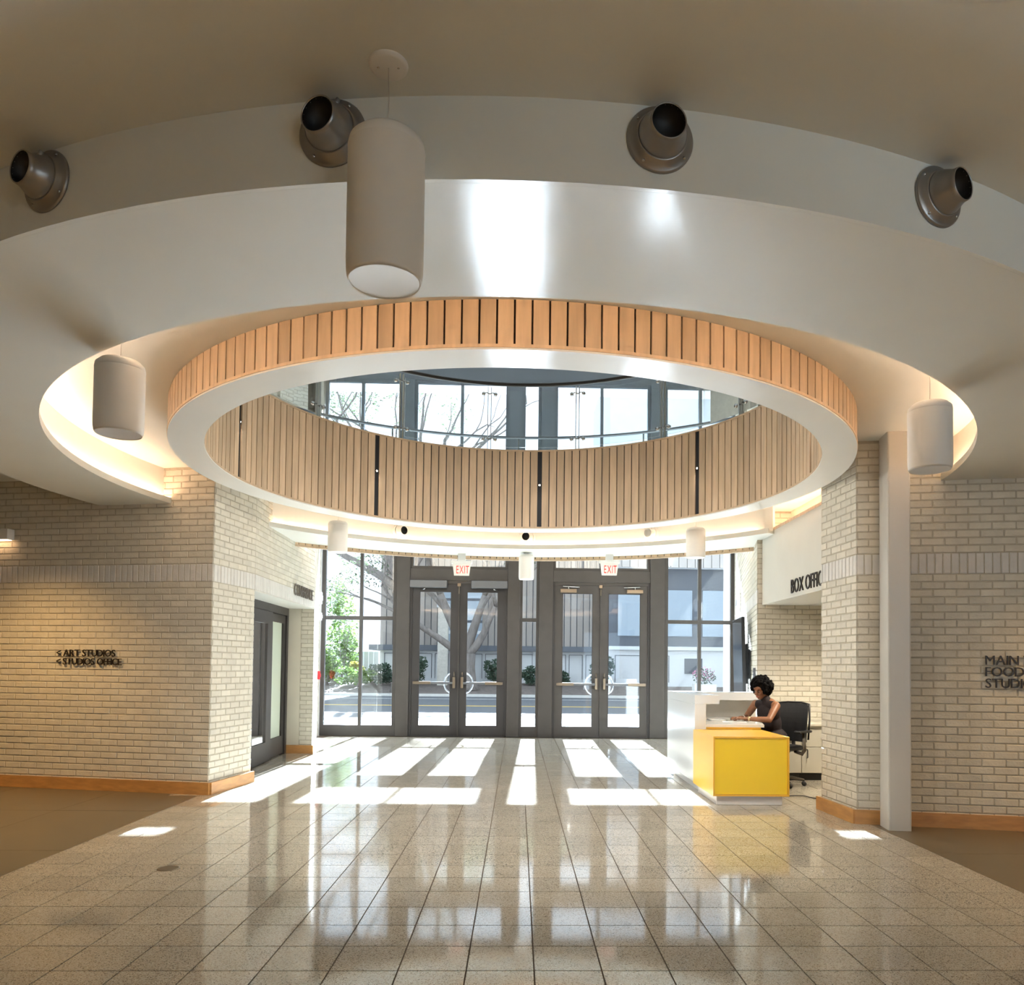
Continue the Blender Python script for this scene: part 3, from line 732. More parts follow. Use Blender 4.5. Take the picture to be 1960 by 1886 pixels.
# ------------------------------------------------------------------ lettering
FCACHE = {}
def glyph(ch):
    if ch not in FCACHE:
        cu = bpy.data.curves.new('glyph', 'FONT'); cu.body = ch; cu.size = 1.0; cu.extrude = .06; cu.resolution_u = 3
        ob = bpy.data.objects.new('glyph', cu); COL.objects.link(ob)
        dg = bpy.context.evaluated_depsgraph_get(); dg.update()
        me = bpy.data.meshes.new_from_object(ob.evaluated_get(dg)); bpy.data.objects.remove(ob)
        vs = [tuple(v.co) for v in me.vertices]; fs = [tuple(p.vertices) for p in me.polygons]
        bpy.data.meshes.remove(me); FCACHE[ch] = (vs, fs)
    return FCACHE[ch]
def lettering(o, text, origin, right, height, mat, sx=1.0, gap=.11, normal=None, depth=.012):
    right = Vector(right).normalized(); upv = Vector((0, 0, 1)); nrm = Vector(normal).normalized() if normal else right.cross(upv)
    cap_h = max(v[1] for v in glyph('H')[0]); k = height / cap_h; x = 0.0; origin = Vector(origin)
    for ch in text:
        if ch == ' ': x += height * .38 * sx; continue
        vs, fs = glyph(ch); x0 = min(v[0] for v in vs); x1 = max(v[0] for v in vs)
        zmn = min(v[2] for v in vs); zmx = max(v[2] for v in vs)
        out = []
        for v in vs:
            dz = (v[2] - zmn) / max(zmx - zmn, 1e-6) * depth
            out.append(origin + right * (x + (v[0] - x0) * k * sx) + upv * (v[1] * k) + nrm * dz)
        MB().add(out, fs).build('letter', mat, o)
        x += (x1 - x0) * k * sx + height * gap * sx
    return x
aR = Vector((.98, -.1994, 0)); aN = Vector((-.1994, -.98, 0))
t = thing('wall_sign', 'dark raised letters reading < ART STUDIOS < STUDIOS OFFICE on left brick wall', 'sign', (-5.0, 8.89, 1.40))
o_ = Vector((-5.207, 8.918, 1.487)) + aN * .010
lettering(t, '< ART STUDIOS', o_, aR, .074, 'letters', 1.0, .10, aN)
lettering(t, '< STUDIOS OFFICE', o_ - Vector((0, 0, .096)), aR, .074, 'letters', 1.0, .07, aN)
rR = Vector((.9789, -.2034, 0)); rN = Vector((-.2034, -.9789, 0))
t = thing('wall_sign', 'dark raised letters beginning MAIN, FOOD and STUDIO on right brick wall', 'sign', (4.5, 6.87, 1.30))
o_ = Vector((4.246, 6.924, 1.488)) + rN * .012
lettering(t, 'MAIN TH', o_, rR, .083, 'letters', 1.0, .12, rN)
o2 = o_ - Vector((0, 0, .104)); n_ = lettering(t, 'FOOD', o2, rR, .083, 'letters', 1.0, .09, rN)
pc = o2 + rR * (n_ + .05) + Vector((0, 0, .041))
MB().lathe([(.013, 0), (.013, .012), (0, .012)], pc, rN, 16).build('letter', 'letters', t)
lettering(t, 'STUDIO', o_ - Vector((0, 0, .208)), rR, .083, 'letters', 1.0, .09, rN)
t = thing('wall_sign', 'dark raised letters reading BOX OFFICE on the white bulkhead', 'sign', (3.31, 8.8, 2.32))
lettering(t, 'BOX OFFICE', (3.319, 9.30, 2.350), (0, -1, 0), .165, 'letters', .80, .13, (-1, 0, 0), .012)
cR = Vector((-3.275 + 3.200, 12.50 - 9.47, 0)).normalized(); cN = Vector((cR.y, -cR.x, 0))
t = thing('wall_sign', 'dark raised letters reading CONFERENCE above the left doorway', 'sign', (-3.2, 11.8, 2.42))
lettering(t, 'CONFERENCE', Vector((-3.244, 11.22, 2.425)) + cN * .008, cR, .165, 'letters_side', .78, .09, cN, .014)

# ------------------------------------------------------------------ exit signs
for x, zs, lb in ((-.902, 0, 'white exit sign with red letters above the left doors'), (1.412, .02, 'white exit sign with red letters above the right doors')):
    y = CY + math.sqrt(RD ** 2 - (x - CX) ** 2) - .22; z = 3.075 + zs
    t = thing('exit_sign', lb, 'exit sign', (x, y, 2.83), 'exit signs under the far soffit')
    MB().bbox((x - .165, y - .03, z - .045), (x + .165, y + .03, z), .006).build('housing', 'plastic_white', t)
    MB().box((x - .06, y - .02, z), (x + .06, y + .02, ZS)).build('mount', 'plastic_white', t)
    zt, zb = z - .045, z - .232
    pl = MB().hexa([(x - .118, y - .008, zb), (x + .118, y - .008, zb), (x + .118, y + .008, zb), (x - .118, y + .008, zb), (x - .142, y - .008, zt), (x + .142, y - .008, zt), (x + .142, y + .008, zt), (x - .142, y + .008, zt)]).build('panel', 'exit_face', t)
    hgt = .120; lettering(t, 'EXIT', (x - .083, y - .009, zb + .034), (1, 0, 0), hgt, 'exit_red', .52, .20, (0, -1, 0), .003)

# ------------------------------------------------------------------ reception counter
t = thing('reception_counter', 'glossy white reception counter with ledge and inner worktop', 'counter', (2.6, 9.8, 0))
MB().bbox((2.066, 8.98, .10), (2.20, 10.62, 1.012), .004).build('side_panel', 'desk_white', t)
MB().box((2.13, 9.0, 0), (2.19, 10.5, .10)).build('toe_kick', 'kick_white', t)
MB().bbox((2.20, 10.50, .02), (3.24, 10.62 - .18 + .0, 1.012), .003).build('back_panel', 'desk_inner', t)
MB().prism([(2.066, 8.98), (2.358, 8.98), (2.358, 10.12), (3.22, 10.12), (3.22, 10.44), (2.40, 10.44), (2.40, 10.62), (2.066, 10.62)], 1.012, 1.114).build('ledge', 'desk_white', t)
MB().prism([(2.20, 9.0), (2.89, 9.0), (3.015, 9.5), (3.12, 10.44), (2.20, 10.44)], .742, .772).build('worktop', 'desk_top', t)
MB().box((2.20, 9.0, .718), (2.85, 9.03, .742)).build('edge_strip', 'yellow_body', t)
t = thing('storage_pedestal', 'bright yellow cube pedestal with white plinth in front of counter', 'pedestal', (2.45, 8.5, 0))
bx = MB(); X0, X1, Y0, Y1, Z0, Z1 = 2.05, 2.852, 8.05, 8.975, .097, .717
e_ = .016
bx.box((X0, Y0, Z0), (X0 + e_, Y1, Z1)); bx.box((X1 - e_, Y0, Z0), (X1, Y1, Z1)); bx.box((X0 + e_, Y0, Z1 - e_), (X1 - e_, Y1, Z1)); bx.box((X0 + e_, Y0, Z0), (X1 - e_, Y1, Z0 + e_))
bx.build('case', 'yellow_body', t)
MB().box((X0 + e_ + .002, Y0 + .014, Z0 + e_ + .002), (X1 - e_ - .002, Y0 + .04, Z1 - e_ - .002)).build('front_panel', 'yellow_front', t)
MB().bbox((2.096, 8.095, .0), (2.791, 8.93, .097), .003).build('plinth', 'kick_white', t)
p_ = MB().prism([(2.50, 9.36), (2.78, 9.30), (2.82, 9.50), (2.54, 9.56)], .7735, .7755).build('paper_sheet', 'paper'); tag(p_, 'white paper sheet lying under the hands on the worktop', 'paper')
p_ = MB().bbox((2.42, 9.62, .7735), (2.62, 9.90, .785), .004).build('notebook', 'paper'); tag(p_, 'closed pale notebook lying on the worktop near the ledge', 'notebook')

# ------------------------------------------------------------------ cabinets
def cabinet(x0, x1, lb):
    t = thing('base_cabinet', lb, 'cabinet', ((x0 + x1) / 2, 10.1, 0), 'low cabinets in the box office')
    y0 = 9.87
    MB().box((x0, y0 + .02, .095), (x1, 10.43, .70)).build('carcass', 'cabinet', t)
    MB().box((x0, y0 + .06, 0), (x1, 10.43, .095)).build('toe_kick', 'matte_black', t)
    dw = MB().bbox((x0 + .002, y0, .432), (x1 - .002, y0 + .02, .70), .003).build('drawer', 'cabinet', t)
    dw2 = MB().bbox((x0 + .002, y0, .10), (x1 - .002, y0 + .02, .427), .003).build('door', 'cabinet', t)
    xm = x0 + .30 if x1 - x0 > .5 else (x0 + x1) / 2 - .03
    MB().box((xm - .05, y0 - .022, .53), (xm + .12, y0 - .012, .545)).box((xm - .05, y0 - .02, .53), (xm - .04, y0, .545)).box((xm + .11, y0 - .02, .53), (xm + .12, y0, .545)).build('handle', 'matte_black', dw)
    MB().lathe([(.014, 0), (.014, .008), (0, .009)], (xm - .0, y0, .59), (0, -1, 0), 14).build('lock', 'matte_black', dw)
    MB().tube([(x0 + .07, y0, .40), (x0 + .07, y0 - .022, .39), (x0 + .07, y0 - .022, .30), (x0 + .07, y0, .29)], .006, 6).build('handle', 'matte_black', dw2)
    MB().lathe([(.014, 0), (.014, .008), (0, .009)], (x0 + .025, y0, .395), (0, -1, 0), 14).build('lock', 'matte_black', dw2)
    return t
cabinet(3.655, 4.32, 'beige base cabinet with black pulls right of the office chair')
cabinet(3.30 + .02, 3.651, 'narrow beige base cabinet behind the office chair')
o = MB().bbox((3.31, 9.845, .70), (4.36, 10.43, .728), .003).build('cabinet_top', 'cabinet'); tag(o, 'beige counter slab lying over the low cabinets', 'countertop')

# ------------------------------------------------------------------ office chair
t = thing('office_chair', 'black mesh office chair behind the yellow pedestal', 'chair', (3.27, 9.50, 0))
cc = Vector((3.24, 9.50, 0)); fwd = Vector((-.80, -.60, 0)); sd = Vector((.60, -.80, 0))
def cpt(a, b, z): v = cc + fwd * a + sd * b; return (v.x, v.y, z)
bk = MB(); rows = 8; cols = 8; vs = []; fs = []
for side in (0, 1):
    for i in range(rows + 1):
        for j in range(cols + 1):
            u = j / cols * 2 - 1; v = i / rows
            wdt = .235 + .010 * math.sin(v * PI); z = .53 + v * .47
            ed = 1 - .12 * (abs(u) ** 6) * 0
            curve = -.20 - .05 * (1 - u * u) - .06 * v + .03 * math.sin(v * PI)
            vs.append(cpt(curve - side * .022, u * wdt, z - (.02 * abs(u) ** 4 if i == rows else 0)))
n1 = (rows + 1) * (cols + 1)
for i in range(rows):
    for j in range(cols):
        a = i * (cols + 1) + j; b = a + 1; c = a + cols + 2; d = a + cols + 1
        fs += [(a, b, c, d), (n1 + d, n1 + c, n1 + b, n1 + a)]
def edge(i0, j0, i1, j1): a = i0 * (cols + 1) + j0; b = i1 * (cols + 1) + j1; fs.append((a, n1 + a, n1 + b, b))
for j in range(cols): edge(0, j + 1, 0, j); edge(rows, j, rows, j + 1)
for i in range(rows): edge(i, 0, i + 1, 0); edge(i + 1, cols, i, cols)
bk.add(vs, fs, False).build('backrest', 'chair_mesh', t)
fr = MB()
pts = [cpt(-.24, -.245, .56), cpt(-.262, -.250, .80), cpt(-.285, -.235, .995), cpt(-.33, -.10, 1.012), cpt(-.33, .10, 1.012), cpt(-.285, .235, .995), cpt(-.262, .250, .80), cpt(-.24, .245, .56)]
fr.tube(pts, .012, 8).build('back_frame', 'chair_black', t)
MB().tube([cpt(-.30, 0, .70), cpt(-.30, 0, .48), cpt(-.18, 0, .40), cpt(0, 0, .40)], [.022, .026, .028, .03], 8).build('spine', 'chair_black', t)
se = MB(); vs = []; fs = []
for z, k in ((.435, .90), (.452, 1.0), (.478, 1.0), (.495, .92)):
    for a, b in ((-.22, -.17), (-.15, -.235), (.15, -.245), (.235, -.19), (.235, .19), (.15, .245), (-.15, .235), (-.22, .17)): vs.append(cpt(a * k, b * k, z))
fs = [tuple(reversed(range(8))), tuple(range(24, 32))] + [(r * 8 + k, r * 8 + (k + 1) % 8, r * 8 + 8 + (k + 1) % 8, r * 8 + 8 + k) for r in range(3) for k in range(8)]
se.add(vs, fs).build('seat', 'chair_black', t)
for s_ in (-1, 1):
    MB().tube([cpt(-.02, .20 * s_, .43), cpt(-.03, .30 * s_, .405), cpt(-.05, .315 * s_, .45), cpt(-.04, .31 * s_, .66)], [.02, .024, .024, .018], 8).build('arm_support', 'chair_frame', t)
    vs = []; fs = []
    for z, k in ((.66, .9), (.675, 1), (.688, .92)):
        for a, b in ((-.15, -.03), (.13, -.045), (.15, 0), (.13, .045), (-.15, .03)): vs.append(cpt(a * k - .03, .31 * s_ + b * k, z))
    fs = [tuple(reversed(range(5))), tuple(range(10, 15))] + [(r * 5 + k, r * 5 + (k + 1) % 5, r * 5 + 5 + (k + 1) % 5, r * 5 + 5 + k) for r in range(2) for k in range(5)]
    MB().add(vs, fs).build('arm_pad', 'chair_black', t)
MB().lathe([(.045, .40), (.028, .39), (.028, .24), (.036, .24), (.036, .09), (.05, .08), (.05, .06), (0, .06)], (cc.x, cc.y, 0), n=20).build('gas_column', 'chair_black', t)
for k in range(5):
    an = R(72 * k - 14); e = Vector((math.cos(an), math.sin(an), 0)); p = cc + e * .29
    lg = MB().tube([(cc.x, cc.y, .10), (cc.x + e.x * .15, cc.y + e.y * .15, .098), (p.x, p.y, .072)], [.026, .020, .015], 8).build('base_leg', 'chair_frame', t)
    h = Vector((-e.y, e.x, 0)); cs = MB()
    for s_ in (-1, 1): cs.lathe([(0, -.010), (.026, -.010), (.028, -.006), (.028, .006), (.026, .010), (0, .010)], p + h * s_ * .016 + Vector((0, 0, .0285)), h, 16)
    cs.tube([(p.x, p.y, .03), (p.x, p.y, .075)], .007, 6).build('caster', 'rubber', lg)

# ------------------------------------------------------------------ person
def remesh(mb, name, mat, vox, it=6, parent=None):
    src = mb.build('src', mat); md = src.modifiers.new('r', 'REMESH'); md.mode = 'VOXEL'; md.voxel_size = vox; md.use_smooth_shade = True
    sm = src.modifiers.new('s', 'SMOOTH'); sm.factor = .5; sm.iterations = it
    dg = bpy.context.evaluated_depsgraph_get(); dg.update()
    me = bpy.data.meshes.new_from_object(src.evaluated_get(dg)); me.name = name; bpy.data.objects.remove(src)
    me.materials.clear(); me.materials.append(MT[mat]); me.polygons.foreach_set('use_smooth', [True] * len(me.polygons))
    if parent is not None: me.transform(Matrix.Translation(-wloc(parent)))
    o = bpy.data.objects.new(name, me); COL.objects.link(o)
    if parent is not None: o.parent = parent
    return o
pr = thing('person', 'seated person with short curly black hair in a dark sleeveless top', 'person', (3.18, 9.58, .49))
ff = Vector((-.80, -.60, 0)).normalized(); fs_ = Vector((.60, -.80, 0))      # chest facing, towards near side
hip = Vector((3.20, 9.60, .58)); chest = Vector((3.135, 9.60, .90)); neck = Vector((3.105, 9.60, 1.03))
shN = Vector((3.180, 9.445, .975)); shF = Vector((3.015, 9.740, .985))
elN = Vector((3.045, 9.30, .812)); wrN = Vector((2.800, 9.355, .820)); elF = Vector((2.915, 9.80, .812)); wrF = Vector((2.80, 9.60, .818))
body = MB()
rot = Matrix((ff, fs_, Vector((0, 0, 1)))).transposed()
body.ell(chest, (.098, .150, .17), rot, 20, 14).ell((hip + chest) / 2 + Vector((0, 0, -.02)), (.092, .125, .17), rot, 20, 14).ell(hip, (.125, .165, .12), rot, 20, 14)
body.cap(shN, shF, .052, .052).cap(chest + Vector((0, 0, .05)), neck, .085, .052)
headc = Vector((3.030, 9.575, 1.172))
body.cap(neck, headc + Vector((.045, .02, -.05)), .050, .047)
hf = (ff * .93 + Vector((-.16, -.05, 0)) + Vector((0, 0, -.42))).normalized(); hs = hf.cross(Vector((0, 0, 1))).normalized() * -1; hs = Vector((0, 0, 1)).cross(hf).normalized() * -1
hu = hs.cross(hf).normalized()
if hu.z < 0: hu = -hu
hr = Matrix((hf, hs, hu)).transposed()
def hp(a, b, c): return headc + hf * a + hs * b + hu * c
body.ell(hp(-.012, 0, .018), (.092, .072, .092), hr, 24, 16)           # skull
body.ell(hp(.030, 0, -.035), (.060, .058, .078), hr, 20, 14)           # face
body.ell(hp(.048, 0, -.090), (.032, .034, .028), hr, 16, 10)           # chin
body.ell(hp(.050, 0, .030), (.040, .056, .045), hr, 16, 10)            # brow
body.cap(hp(.088, 0, .005), hp(.103, 0, -.032), .008, .0125, 10)       # nose
for s_ in (-1, 1):
    body.ell(hp(.098, .010 * s_, -.036), (.008, .008, .007), hr, 10, 8)
    body.ell(hp(.060, .036 * s_, -.030), (.026, .022, .024), hr, 12, 8)   # cheeks
    body.ell(hp(-.010, .074 * s_, -.012), (.020, .009, .030), hr, 12, 8)  # ears
body.ell(hp(.086, 0, -.060), (.013, .024, .009), hr, 12, 8)            # mouth area
# arms
for sh, el, wr in ((shN, elN, wrN), (shF, elF, wrF)):
    mid = (sh + el) / 2
    body.cap(sh, mid, .050, .045).cap(mid, el, .045, .038)
    fm = el + (wr - el) * .35
    body.cap(el, fm, .038, .036).cap(fm, wr, .036, .023)
# legs under the worktop
for s_ in (-1, 1):
    h0 = hip + fs_ * s_ * .08 + Vector((0, 0, -.02)); kn = h0 + ff * .40 + Vector((0, 0, -.03)); an = kn + Vector((.05, 0, -.44)); to = an + ff * .15 + Vector((0, 0, -.03))
    body.cap(h0, kn, .078, .056).cap(kn, an, .054, .036).cap(an, to, .036, .026)
# hands with five fingers, loosely curled on the sheet
def hand(wr, dirv, side):
    d = Vector(dirv).normalized(); z = Vector((0, 0, 1)); s = z.cross(d) * side
    pc = wr + d * .045
    body.cap(wr, wr + d * .03, .022, .024)
    for q in (-.026, -.009, .009, .026):
        body.cap(wr + d * .01 + s * q * .7, wr + d * .082 + s * q + z * .004, .0135, .0115, 10)
    for q, L in ((-.030, .058), (-.010, .070), (.010, .075), (.030, .066)):
        b = wr + d * .085 + s * q + z * .004; k1 = b + d * L * .50 + z * .006; k2 = k1 + d * L * .34 - z * .010; k3 = k2 + d * L * .22 - z * .014
        body.cap(b, k1, .0092, .0085, 8).cap(k1, k2, .0085, .0078, 8).cap(k2, k3, .0078, .0068, 8)
    b = wr + d * .030 + s * .026 - z * .002; k1 = b + d * .036 + s * .026; k2 = k1 + d * .034 + s * .004 - z * .006
    body.cap(b, k1, .0125, .0105, 8).cap(k1, k2, .0105, .0082, 8)
hand(wrN, (-.95, .10, -.05), -1)
hand(wrF, (-.90, -.32, -.05), 1)
remesh(body, 'body', 'skin', .0048, 4, pr)
# clothing: sleeveless top with high collar and skirt
dr_ = MB()
dr_.ell(chest + Vector((0, 0, -.01)), (.108, .158, .165), rot, 24, 14).ell((hip + chest) / 2, (.104, .138, .19), rot, 24, 14).ell(hip, (.14, .182, .13), rot, 24, 14)
dr_.cap(shN + (shF - shN) * .16, shF + (shN - shF) * .16, .056, .056).cap(chest + Vector((0, 0, .05)), neck + Vector((-.012, -.004, .025)), .098, .060)
for s_ in (-1, 1):
    h0 = hip + fs_ * s_ * .08 + Vector((0, 0, -.015)); dr_.cap(h0, h0 + ff * .36 + Vector((0, 0, -.02)), .092, .074)
remesh(dr_, 'dress', 'dress', .007, 4, pr)
# hair: one mass of short curls
hm = MB(); rng = random.Random(3)
hm.ell(hp(-.040, 0, .045), (.112, .112, .105), hr, 20, 14).ell(hp(-.065, 0, -.02), (.085, .112, .10), hr, 20, 14)
for k in range(230):
    a = rng.uniform(0, 2 * PI); e = rng.uniform(-.75, 1.0); x = math.cos(a) * math.sqrt(max(0, 1 - e * e)); y = math.sin(a) * math.sqrt(max(0, 1 - e * e))
    c = (-.035 + x * .118 * rng.uniform(.92, 1.12), y * .122 * rng.uniform(.92, 1.12), .035 + e * .112 * rng.uniform(.95, 1.1))
    if c[0] > .045 and c[2] < .075: continue
    if c[2] < -.05 and c[0] > -.02: continue
    r = rng.uniform(.012, .027); hm.ell(hp(*c), (r, r, r), None, 8, 6)
remesh(hm, 'hair', 'hair', .0055, 1, pr)
for s_ in (-1, 1):
    MB().ell(hp(.079, .029 * s_, .002), (.0105, .0115, .0050), hr, 14, 10).build('eye', 'eye_white', pr)
    MB().ell(hp(.0895, .029 * s_, -.001), (.004, .006, .006), hr, 10, 8).build('pupil', 'eye_dark', pr)
    MB().tube([hp(.080, .014 * s_, .021), hp(.087, .030 * s_, .027), hp(.076, .046 * s_, .022)], [.003, .004, .002], 6).build('eyebrow', 'hair', pr)
    MB().tube([hp(.087, .016 * s_, .003), hp(.0925, .029 * s_, .0085), hp(.084, .043 * s_, .003)], .0022, 6).build('eyelash', 'hair', pr)
MB().tube([hp(.092, -.022, -.0605), hp(.1005, 0, -.0575), hp(.092, .022, -.0605)], [.003, .0062, .003], 8).tube([hp(.091, -.020, -.064), hp(.099, 0, -.0665), hp(.091, .020, -.064)], [.003, .0066, .003], 8).build('lips', 'lips', pr)
wd = (wrN - elN).normalized(); wp = wrN - wd * .012
MB().lathe([(.0285, -.010), (.0295, 0), (.0285, .010)], wp, wd, 20).lathe([(0, .033), (.013, .032), (.015, .026)], wp, Vector((.1, -.75, .65)), 14).build('wristwatch', 'gold', pr)
MB().tube([wrF + Vector((.02, 0, 0)) + Vector((.0, .0, .026)) * math.cos(a * PI / 6) + Vector((.010, -.024, 0)) * math.sin(a * PI / 6) for a in range(13)], .004, 6).build('bracelet', 'plastic_white', pr)

# ------------------------------------------------------------------ wall display and small wall devices
wr_d = Vector((4.405 - 3.255, YF - 10.45, 0)).normalized(); wr_n = Vector((-wr_d.y, wr_d.x, 0))
def wr_pt(s, off, z): v = Vector((3.255, 10.45, 0)) + wr_d * s + wr_n * off; return Vector((v.x, v.y, z))
t = thing('wall_display', 'large black flat screen on a swing arm beside the right window', 'screen', wr_pt(1.5, .1, .95))
def wquad(s0, o0, s1, o1, th, z0, z1, tilt=0.0):
    a = wr_pt(s0, o0, z0); b = wr_pt(s1, o1, z0); n = Vector((-(b - a).y, (b - a).x, 0)).normalized()
    tv = n * tilt
    q = [a, b, b - n * th, a - n * th]
    return MB().hexa([tuple(v) for v in q] + [(v.x + tv.x, v.y + tv.y, z1) for v in q])
wquad(.95, .115, 1.95, .19, .045, .88, 2.20, .03).build('housing', 'chair_black', t)
wquad(.965, .1205, 1.935, .194, .004, .895, 2.185, .03).build('screen_face', 'screen', t)
MB().box((0, 0, 0), (.001, .001, .001))
wquad(1.10, .07, 1.42, .09, .03, 1.20, 1.80).build('mount_plate', 'matte_black', t)
wquad(1.16, .03, 1.36, .03, .029, 1.28, 1.72).build('wall_plate', 'matte_black', t)
arm = MB()
for z in (1.34, 1.50, 1.66): arm.tube([wr_pt(1.2, .02, z), wr_pt(1.32, .05, z + .02), wr_pt(1.24, .08, z)], .016, 6)
arm.build('swing_arm', 'matte_black', t)
def wdev(nm, lb, cat, s, z, w_, h_, th, mat, ribs=0):
    a = wr_pt(s, 0, z); t = thing(nm, lb, cat, a)
    wquad(s, th, s + w_, th, th - .001, z, z + h_).build('cover', mat, t)
    for k in range(ribs):
        wquad(s + .01, th + .006, s + w_ - .01, th + .006, .006, z + h_ * (.1 + .8 * k / ribs), z + h_ * (.1 + .8 * k / ribs) + h_ * .35 / ribs).build('rib', 'operator_grey', t)
    return t
wdev('switch_panel', 'grey ribbed switch panel on the sunlit wall behind the person', 'switch panel', .22, 1.20, .10, .24, .03, 'operator_grey', 5)
wdev('alarm_strobe', 'pale grey alarm strobe high on the wall above the screen', 'alarm', 3.6, 2.55, .28, .34, .06, 'plastic_white', 1)
wl_d = Vector((-3.275 + 3.99, 12.50 - YF, 0)).normalized(); wl_n = Vector((-wl_d.y, wl_d.x, 0))
def ldev(nm, lb, cat, s, z, w_, h_, th, mat):
    a = Vector((-3.99, YF, z)) + wl_d * s; t = thing(nm, lb, cat, a)
    p0, p1 = a + wl_n * th, a + wl_d * w_ + wl_n * th
    MB().slab((p0.x, p0.y), (p1.x, p1.y), th, z, z + h_).build('cover', mat, t)
    p0, p1 = a + wl_d * w_ * .2 + wl_n * (th + .012), a + wl_d * w_ * .8 + wl_n * (th + .012)
    MB().slab((p0.x, p0.y), (p1.x, p1.y), .012, z + h_ * .3, z + h_ * .7).build('front_plate', mat, t)
ldev('fire_alarm_pull', 'red fire alarm pull station on the left wall by the window', 'fire alarm', .45, 1.13, .13, .16, .05, 'alarm_red')
ldev('alarm_strobe', 'small white alarm strobe on left wall above the window bar', 'alarm', .40, 2.60, .20, .22, .06, 'plastic_white')
ldev('door_sensor', 'small white sensor box on left wall level with the window bar', 'sensor', .40, 2.28, .18, .14, .06, 'plastic_white')

# ------------------------------------------------------------------ wall lamp at the left edge, floor box, cable
t = thing('wall_lamp', 'white box wall lamp at the left edge of the brick wall', 'wall lamp', (-5.98, 9.08, 2.80))
def on_a(s, off, z): v = Vector((CA[0], CA[1], 0)) + Vector((-.98, .1994, 0)) * s + aN * off; return Vector((v.x, v.y, z))
def aquad(s0, s1, o0, o1, z0, z1):
    q = [on_a(s0, o0, z0), on_a(s1, o0, z0), on_a(s1, o1, z0), on_a(s0, o1, z0)]
    return MB().hexa([tuple(v) for v in q] + [(v.x, v.y, z1) for v in q])
aquad(2.50, 2.95, .015, .115, 2.81, 2.93).build('case', 'white_metal', t)
aquad(2.52, 2.93, .03, .10, 2.802, 2.8095).build('diffuser', 'lamp_warm', t)
aquad(2.65, 2.80, -.002, .02, 2.83, 2.91).build('wall_plate', 'white_metal', t)
t = thing('floor_box', 'round dark metal floor outlet cover in the terrazzo', 'floor outlet', (-2.405, 5.485, 0))
MB().lathe([(.074, .0), (.074, .003), (.066, .004)], (-2.405, 5.485, 0), n=40).build('trim_ring', 'brass_plate', t)
MB().lathe([(.066, .0035), (0, .0035)], (-2.405, 5.485, 0), n=40).build('lid', 'brass_plate', t)
o = MB().tube([(2.86, 8.70, .008), (3.00, 8.63, .008), (3.12, 8.66, .008), (3.22, 8.655, .008), (3.30, 8.46, .008), (3.345, 8.39, .008), (3.50, 8.36, .008)], .006, 6).build('power_cable', 'rubber'); tag(o, 'thin black power cable lying on the floor by the pedestal', 'cable')

# ------------------------------------------------------------------ added, unseen recessed lamps in the outer ceiling (beside and behind the viewer)
def added_downlight(x, y, lb, e, z=ZO, ang=110, col=(1.0, .62, .26)):
    t = thing('added_downlight', lb, 'added_downlight', (x, y, z), 'added recessed warm lamps')
    MB().lathe([(.085, -.006), (.075, -.008), (.070, .0), (.070, .05)], (x, y, z), n=28).build('trim_ring', 'white_metal', t)
    ld = bpy.data.lights.new('added_downlight_lamp', 'SPOT'); ld.energy = e * 3.6; ld.color = col; ld.spot_size = R(ang); ld.spot_blend = .7; ld.shadow_soft_size = .07
    lo = bpy.data.objects.new('added_downlight_lamp', ld); COL.objects.link(lo); lo.parent = t; lo.location = (0, 0, -.012)
for x, y, lb, e in ((-5.6, 7.6, 'added warm lamp over the left corridor by the brick wall', 75), (-6.6, 5.2, 'added warm lamp over the middle of the left corridor', 60), (-4.6, 1.2, 'added warm lamp over the left floor behind the viewer', 60),
                    (5.6, 5.4, 'added warm lamp over the right corridor by the brick wall', 60), (6.8, 3.4, 'added warm lamp over the middle of the right corridor', 70), (4.6, .4, 'added warm lamp over the right floor behind the viewer', 70),
                    (-1.6, -1.6, 'added warm lamp behind the viewer on the left', 80), (1.6, -1.6, 'added warm lamp behind the viewer on the right', 80)):
    added_downlight(x, y, lb, e)

added_downlight(3.95, 9.1, 'added lamp over the box office floor', 54, 2.299, 140, (1.0, .88, .70))  # unseen lamp added to brighten the box office back wall and cabinets
# ------------------------------------------------------------------ outside
gr = struct('ground', MB().box((-60, YF + .12, -.30), (60, 21.5, -.03)), 'pavement')
struct('road', MB().box((-80, 21.5, -.30), (80, 38.0, -.10)), 'asphalt')
struct('kerb_far', MB().box((-80, 38.0, -.30), (80, 38.35, .02)), 'pavement')
struct('verge', MB().hexa([(-80, 38.35, -.3), (80, 38.35, -.3), (80, 90, -.3), (-80, 90, -.3), (-80, 38.35, 0), (80, 38.35, 0), (80, 46, .62), (-80, 46, .62)]).box((-80, 46, -.3), (80, 90, .62)), 'mulch')
for y, c, lb in ((24.6, 'road_white', 'white road edge line nearest the entrance'), (29.2, 'road_yellow', 'yellow road centre line'), (29.5, 'road_yellow', 'second yellow road centre line'), (35.4, 'road_white', 'white road edge line on the far side')):
    o = MB().box((-60, y, -.10), (60, y + .13, -.096)).build('road_line', c); tag(o, lb, 'road marking')
YB = 44.0
bd = thing('board_clad_building', 'dark board clad building across the road with white ground floor', 'building', (-1.5, YB, .4))
XA, XB = -7.8, 5.0
MB().box((XA, YB, .3), (XB, YB + 6, 2.25)).build('ground_floor_wall', 'ext_white', bd)
MB().box((XA - .5, YB - .7, 2.25), (XB, YB + 6, 2.55)).build('canopy_edge', 'ext_dark', bd)
for k in range(13):
    x = XA + .25 + k * .95; f = MB()
    f.box((x, YB - .03, .7), (x + .03, YB, 2.1)).box((x + .75, YB - .03, .7), (x + .78, YB, 2.1)).box((x, YB - .03, 2.07), (x + .78, YB, 2.1)); f.build('panel_frame', 'ext_dark', bd)
